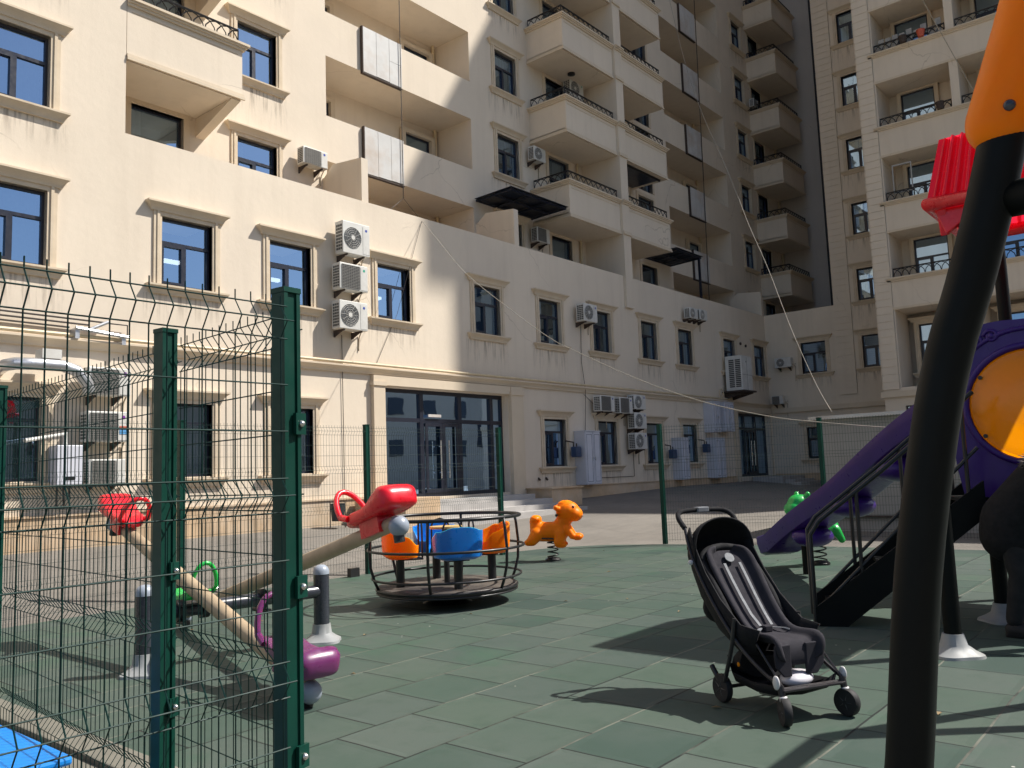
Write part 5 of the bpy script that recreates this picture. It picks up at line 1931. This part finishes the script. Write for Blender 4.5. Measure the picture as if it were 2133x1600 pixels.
fr.tube([V(-0.24, 0.0, 0.085), V(-0.12, 0.0, 0.11), V(0.18, 0.0, 0.15)], 0.012, 8)
frame = fr.build('frame', M['tube'], SO, smooth=True)
MB().box(0.215 * K, 0.275 * K, -0.205 * K, 0.205 * K, 0.168 * K, 0.182 * K).build('footrest', M['tube'], frame, bevel=0.004)
for sy in (-1, 1):
    MB().ell(V(0.235, 0.222 * sy, 0.215), (0.028, 0.014, 0.040), 14, 9).build('joint_cap', M['chrome'], frame, smooth='all')
    MB().ell(V(-0.50, 0.235 * sy, 0.78), (0.020, 0.018, 0.018), 12, 8).build('joint_cap', M['chrome'], frame, smooth='all')
    MB().cyl(V(0.262, 0.205 * sy, 0.150), V(0.266, 0.205 * sy, 0.125), 0.022).build('joint_cap', M['chrome'], frame, smooth='all')
# handle
hd = smoothpts([V(-0.60, -0.20, 0.98), V(-0.66, -0.205, 1.04), V(-0.70, -0.17, 1.075), V(-0.71, -0.08, 1.085), V(-0.71, 0.08, 1.085), V(-0.70, 0.17, 1.075), V(-0.66, 0.205, 1.04), V(-0.60, 0.20, 0.98)], 5)
h_ = MB().tube(hd, 0.0175, 10).build('handle', M['fabric'], SO, smooth='all')
MB().box(-0.735 * K, -0.680 * K, -0.045, 0.045, 1.070 * K, 1.104 * K).build('handle_clip', M['strap'], h_, bevel=0.006)
MB().cyl(V(-0.29, -0.22, 0.12), V(-0.36, -0.22, 0.19), 0.016).build('brake_pedal', M['black'], SO, smooth=True)


def sheet(rows, t=0.012):
    """rows of points lofted, doubled for thickness along averaged normal"""
    R_ = [[Vector(p) for p in r] for r in rows]
    m_, n = len(R_), len(R_[0])
    nr = []
    for j in range(m_):
        rr = []
        for i in range(n):
            du = R_[j][min(n - 1, i + 1)] - R_[j][max(0, i - 1)]
            dv = R_[min(m_ - 1, j + 1)][i] - R_[max(0, j - 1)][i]
            c_ = du.cross(dv)
            rr.append(c_.normalized() if c_.length > 1e-9 else Vector((0, 0, 1)))
        nr.append(rr)
    g = MB()
    for s_ in (0, 1):
        for j in range(m_):
            for i in range(n):
                g.v.append(tuple(R_[j][i] + nr[j][i] * t * (s_ - 0.5)))
    N_ = m_ * n
    for j in range(m_ - 1):
        for i in range(n - 1):
            a = j * n + i
            g.f.append((a, a + 1, a + n + 1, a + n))
            g.f.append((N_ + a, N_ + a + n, N_ + a + n + 1, N_ + a + 1))
    for i in range(n - 1):
        g.f.append((i, N_ + i, N_ + i + 1, i + 1))
        a = (m_ - 1) * n + i
        g.f.append((a, a + 1, N_ + a + 1, N_ + a))
    for j in range(m_ - 1):
        a = j * n
        g.f.append((a, a + n, N_ + a + n, N_ + a))
        a = j * n + n - 1
        g.f.append((a, N_ + a, N_ + a + n, a + n))
    return g


# canopy: ribs fan from the joint, fabric between
rows = []
piv = Vector(V(-0.47, 0, 0.79))
for j, (ang, rad) in enumerate(((190, 0.20), (170, 0.225), (150, 0.24), (130, 0.248), (112, 0.252), (94, 0.25))):
    r_ = []
    n = 16
    for i in range(n + 1):
        a = PI * i / n
        y = -0.215 * math.cos(a) * (1.0 - 0.05 * math.sin(a))
        lift = (math.sin(a) ** 0.55) if 0 < i < n else 0
        r_.append(piv + Vector((rad * lift * math.cos(R(ang)) * 0.92, y, rad * lift * math.sin(R(ang)))) * K)
    rows.append(r_)
cano = sheet(rows, 0.006).build('canopy', M['fabric'], SO, smooth='all')
rb = MB()
for r_ in (rows[0], rows[2], rows[5]):
    rb.tube([p + (p - piv) * 0.012 for p in r_], 0.007, 6)
rb.build('canopy_rib', M['fabric'], cano, smooth='all')
# outer fabric behind and beside the seat
rows = []
for (x, z, hw, dep) in ((-0.64, 0.86, 0.20, 0.02), (-0.58, 0.74, 0.205, 0.07), (-0.48, 0.60, 0.21, 0.09), (-0.34, 0.46, 0.21, 0.09), (-0.16, 0.34, 0.21, 0.06), (0.0, 0.33, 0.20, 0.04)):
    r_ = []
    for i in range(13):
        t = -1 + i / 6
        edge_ = abs(t) ** 3
        r_.append(V(x - dep * 0.4 * (1 - edge_) + 0.10 * edge_, hw * math.sin(t * PI / 2) * 1.02, z - dep * (1 - edge_) + 0.13 * edge_))
    rows.append(r_)
sheet(rows, 0.010).build('side_fabric', M['fabric'], SO, smooth='all')
# rear pocket
MB().ell(V(-0.50, 0, 0.50), (0.09, 0.17, 0.12), 18, 12).xf(Matrix.Identity(4)).build('rear_pocket', M['fabric'], SO, smooth='all')
# padded seat: back + seat + front flap as one cushion
sec_ = [(-0.500, 0.835, 0.075), (-0.492, 0.825, 0.135), (-0.470, 0.795, 0.165), (-0.425, 0.735, 0.172), (-0.36, 0.65, 0.168), (-0.28, 0.55, 0.160), (-0.20, 0.46, 0.155), (-0.13, 0.400, 0.155), (-0.06, 0.380, 0.160), (0.02, 0.385, 0.165), (0.09, 0.392, 0.168), (0.130, 0.385, 0.168), (0.150, 0.355, 0.166), (0.152, 0.31, 0.16), (0.145, 0.265, 0.13)]
rows = []
for x, z, hw in sec_:
    r_ = []
    for i in range(17):
        t = -1 + i / 8
        rim = max(0, abs(t) - 0.72) / 0.28
        up = 0.045 * math.sin(rim * PI * 0.75) if rim > 0 else 0
        r_.append(V(x + up * 0.8, hw * t, z + up * (1.0)))
    rows.append(r_)
seat = sheet(rows, 0.030).build('seat', M['fabgrey'], SO, smooth='all')
sb = seat.modifiers.new('sub', 'SUBSURF')
sb.levels = 1
sb.render_levels = 1
# dark padded bolster round the head
rim = []
for i in range(25):
    a = PI * (i / 24)
    rim.append(V(-0.455 - 0.055 * math.sin(a), -0.175 * math.cos(a), 0.775 + 0.085 * math.sin(a)))
rim = [V(-0.18, -0.175, 0.46), V(-0.30, -0.185, 0.61)] + rim + [V(-0.30, 0.185, 0.61), V(-0.18, 0.175, 0.46)]
MB().tube(smoothpts(rim, 2), 0.026, 10).build('bolster', M['fabric'], SO, smooth='all')
# calf pads hanging at the front
for sy in (-1, 1):
    MB().rings([[V(0.15 + dx, sy * 0.05 + yy, zz) for dx, yy, zz in ((0, -0.01, z_), (0.018, -0.01, z_), (0.018, 0.11 * sy * wv, z_), (0, 0.11 * sy * wv, z_))] for z_, wv in ((0.385, 1.0), (0.33, 1.05), (0.27, 1.0), (0.215, 0.55))]).build('leg_pad', M['fabgrey'], SO, bevel=0.006)
# straps
for sy in (-1, 1):
    s_rows = []
    for x, z, y in ((-0.425, 0.755, 0.055), (-0.36, 0.672, 0.055), (-0.28, 0.572, 0.052), (-0.20, 0.482, 0.048), (-0.13, 0.425, 0.04)):
        s_rows.append([V(x + 0.018, sy * y - 0.009, z + 0.014), V(x + 0.018, sy * y + 0.009, z + 0.014)])
    sheet(s_rows, 0.005).build('strap', M['strap'], SO)
    sheet([[V(-0.12, sy * 0.03 - 0.012, 0.425), V(-0.12, sy * 0.03 + 0.012, 0.425)], [V(-0.07, sy * 0.09 - 0.012, 0.425), V(-0.06, sy * 0.09 + 0.012, 0.425)], [V(-0.05, sy * 0.14 - 0.012, 0.40), V(-0.03, sy * 0.14 + 0.012, 0.40)]], 0.005).build('strap', M['strap'], SO)
MB().box(-0.135 * K, -0.085 * K, -0.028, 0.028, 0.405 * K, 0.440 * K).build('buckle', M['fabgrey'], SO, bevel=0.006)
lgm = Matrix.Translation(V(-0.445, -0.06, 0.792)) @ Matrix.Rotation(R(-52), 4, 'Y').inverted()
MB().lathe([(0.001, 0.004), (0.034, 0.004), (0.036, 0.0), (0.001, -0.001)], 22).xf(Matrix.Translation(V(-0.432, 0.0, 0.800)) @ Matrix.Rotation(R(52), 4, 'Y')).build('round_badge', M['strap'], SO)
# basket with things in it
rows = []
for x, z in ((-0.24, 0.22), (-0.20, 0.13), (0.0, 0.115), (0.16, 0.13), (0.22, 0.17)):
    rows.append([V(x, -0.19, z + 0.05), V(x, -0.17, z), V(x, 0.0, z - 0.015), V(x, 0.17, z), V(x, 0.19, z + 0.05)])
sheet(rows, 0.006).build('basket', M['fabric'], SO, smooth='all')
MB().rings([[V(-0.16, 0.2 * math.cos(t) * 0.8, 0.24 + 0.10 * math.sin(t)) for t in [i * PI / 8 for i in range(16)]], [V(-0.24, 0.16 * math.cos(t), 0.22 + 0.09 * math.sin(t)) for t in [i * PI / 8 for i in range(16)]]]).build('basket_back', M['fabric'], SO, smooth=True)
tag(MB().ell((4.945 + 0.12 * fx + 0.02, 2.13 + 0.12 * fy, 0.20), (0.13, 0.09, 0.045), 16, 9).build('bag', M['bag'], smooth='all'), 'pale crumpled bag lying in the stroller basket', 'bag')
MB().ell(V(-0.10, -0.215, 0.245), (0.012, 0.006, 0.014), 10, 7).build('reflector', M['orange'], SO, smooth='all')

# ================================================================== PERSON at the right edge
PE = thing('person', 'person in a thick black coat with grey fur edging, bending away at the right edge', 'person', (7.92, 1.36, 0), R(-95))
b_ = MB()
# local x = forward, y = left; bending forward from the hips
HIP = Vector((0.0, 0, 0.92))
SHO = Vector((0.30, 0, 1.30))
for sy in (-1, 1):
    capsule(b_, (0.0, 0.10 * sy, 0.90), (0.05, 0.11 * sy, 0.50), 0.105, 0.070)
    capsule(b_, (0.05, 0.11 * sy, 0.50), (-0.02, 0.12 * sy, 0.09), 0.068, 0.045)
    capsule(b_, (-0.02, 0.12 * sy, 0.05), (0.12, 0.13 * sy, 0.04), 0.045, 0.038)
capsule(b_, HIP, HIP.lerp(SHO, 0.5), 0.165, 0.165)
capsule(b_, HIP.lerp(SHO, 0.5), SHO, 0.17, 0.15)
capsule(b_, SHO + Vector((0, -0.14, 0.02)), SHO + Vector((0, 0.14, 0.02)), 0.085, 0.085)
capsule(b_, SHO + Vector((0.04, 0, 0.06)), SHO + Vector((0.12, 0, 0.14)), 0.055, 0.05)
b_.ell(SHO + Vector((0.18, 0, 0.22)), (0.10, 0.078, 0.115), 18, 12)
b_.ell(SHO + Vector((0.285, 0, 0.20)), (0.022, 0.016, 0.022), 10, 7)
for sy in (-1, 1):
    el = SHO + Vector((0.10, 0.26 * sy, -0.28))
    ha = SHO + Vector((0.32, 0.20 * sy, -0.38))
    capsule(b_, SHO + Vector((0, 0.19 * sy, 0.02)), el, 0.066, 0.056)
    capsule(b_, el, ha, 0.052, 0.036)
    b_.ell(ha + Vector((0.05, 0, -0.01)), (0.05, 0.038, 0.020), 12, 8)
    for q in range(4):
        yy = (q - 1.5) * 0.021
        capsule(b_, ha + Vector((0.08, yy, -0.01)), ha + Vector((0.145 - 0.006 * abs(q - 1.3), yy * 1.1, -0.04)), 0.010, 0.008, 8)
    capsule(b_, ha + Vector((0.03, -0.035 * sy, -0.01)), ha + Vector((0.085, -0.07 * sy, -0.02)), 0.012, 0.009, 8)
remesh(b_.build('body', M['skin'], PE), 0.012, 2)
c_ = MB()
capsule(c_, (-0.02, 0, 0.80), HIP, 0.235, 0.235, 20)
capsule(c_, HIP, SHO, 0.235, 0.20, 20)
capsule(c_, SHO + Vector((0, -0.17, 0)), SHO + Vector((0, 0.17, 0)), 0.115, 0.115, 16)
for sy in (-1, 1):
    el = SHO + Vector((0.10, 0.27 * sy, -0.28))
    ha = SHO + Vector((0.29, 0.21 * sy, -0.365))
    capsule(c_, SHO + Vector((0, 0.20 * sy, 0)), el, 0.098, 0.088, 14)
    capsule(c_, el, ha, 0.082, 0.062, 14)
remesh(c_.build('coat', M['fabric'], PE), 0.02, 5)
t_ = MB()
for sy in (-1, 1):
    capsule(t_, (0.0, 0.10 * sy, 0.86), (0.05, 0.11 * sy, 0.50), 0.12, 0.088)
    capsule(t_, (0.05, 0.11 * sy, 0.50), (-0.02, 0.12 * sy, 0.14), 0.085, 0.066)
remesh(t_.build('trousers', M['jeans'], PE), 0.018, 3)
for sy in (-1, 1):
    t_ = MB()
    capsule(t_, (-0.04, 0.12 * sy, 0.06), (0.14, 0.13 * sy, 0.05), 0.058, 0.048)
    t_.box(-0.09, 0.18, 0.12 * sy - 0.045, 0.12 * sy + 0.045, 0.0, 0.03)
    remesh(t_.build('shoe', M['tyre'], PE), 0.012, 2)
t_ = MB()
t_.ell(SHO + Vector((0.155, 0, 0.245)), (0.118, 0.098, 0.125), 18, 12)
t_.ell(SHO + Vector((0.08, 0, 0.17)), (0.08, 0.09, 0.12), 16, 10)
remesh(t_.build('hair', M['hair'], PE), 0.014, 2)
t_ = MB()
rr_ = random.Random(5)
Mh = Matrix.Translation(SHO + Vector((-0.02, 0, 0.14))) @ Matrix.Rotation(R(-45), 4, 'Y')
for i in range(520):
    a = rr_.uniform(0, 2 * PI)
    q0 = Vector((0.13 * math.cos(a) + rr_.uniform(-.03, .03), 0.20 * math.sin(a), rr_.uniform(-.03, .05)))
    d_ = Vector((math.cos(a), math.sin(a), rr_.uniform(-0.6, 1.0))).normalized()
    t_.tube([Mh @ q0, Mh @ (q0 + d_ * rr_.uniform(0.04, 0.08))], [0.008, 0.0015], 4)
t_.tube([Mh @ Vector((0.13 * math.cos(i * PI / 8), 0.20 * math.sin(i * PI / 8), 0.01)) for i in range(16)], 0.035, 8, closed=True)
t_.build('fur_collar', M['fur'], PE, smooth='all')
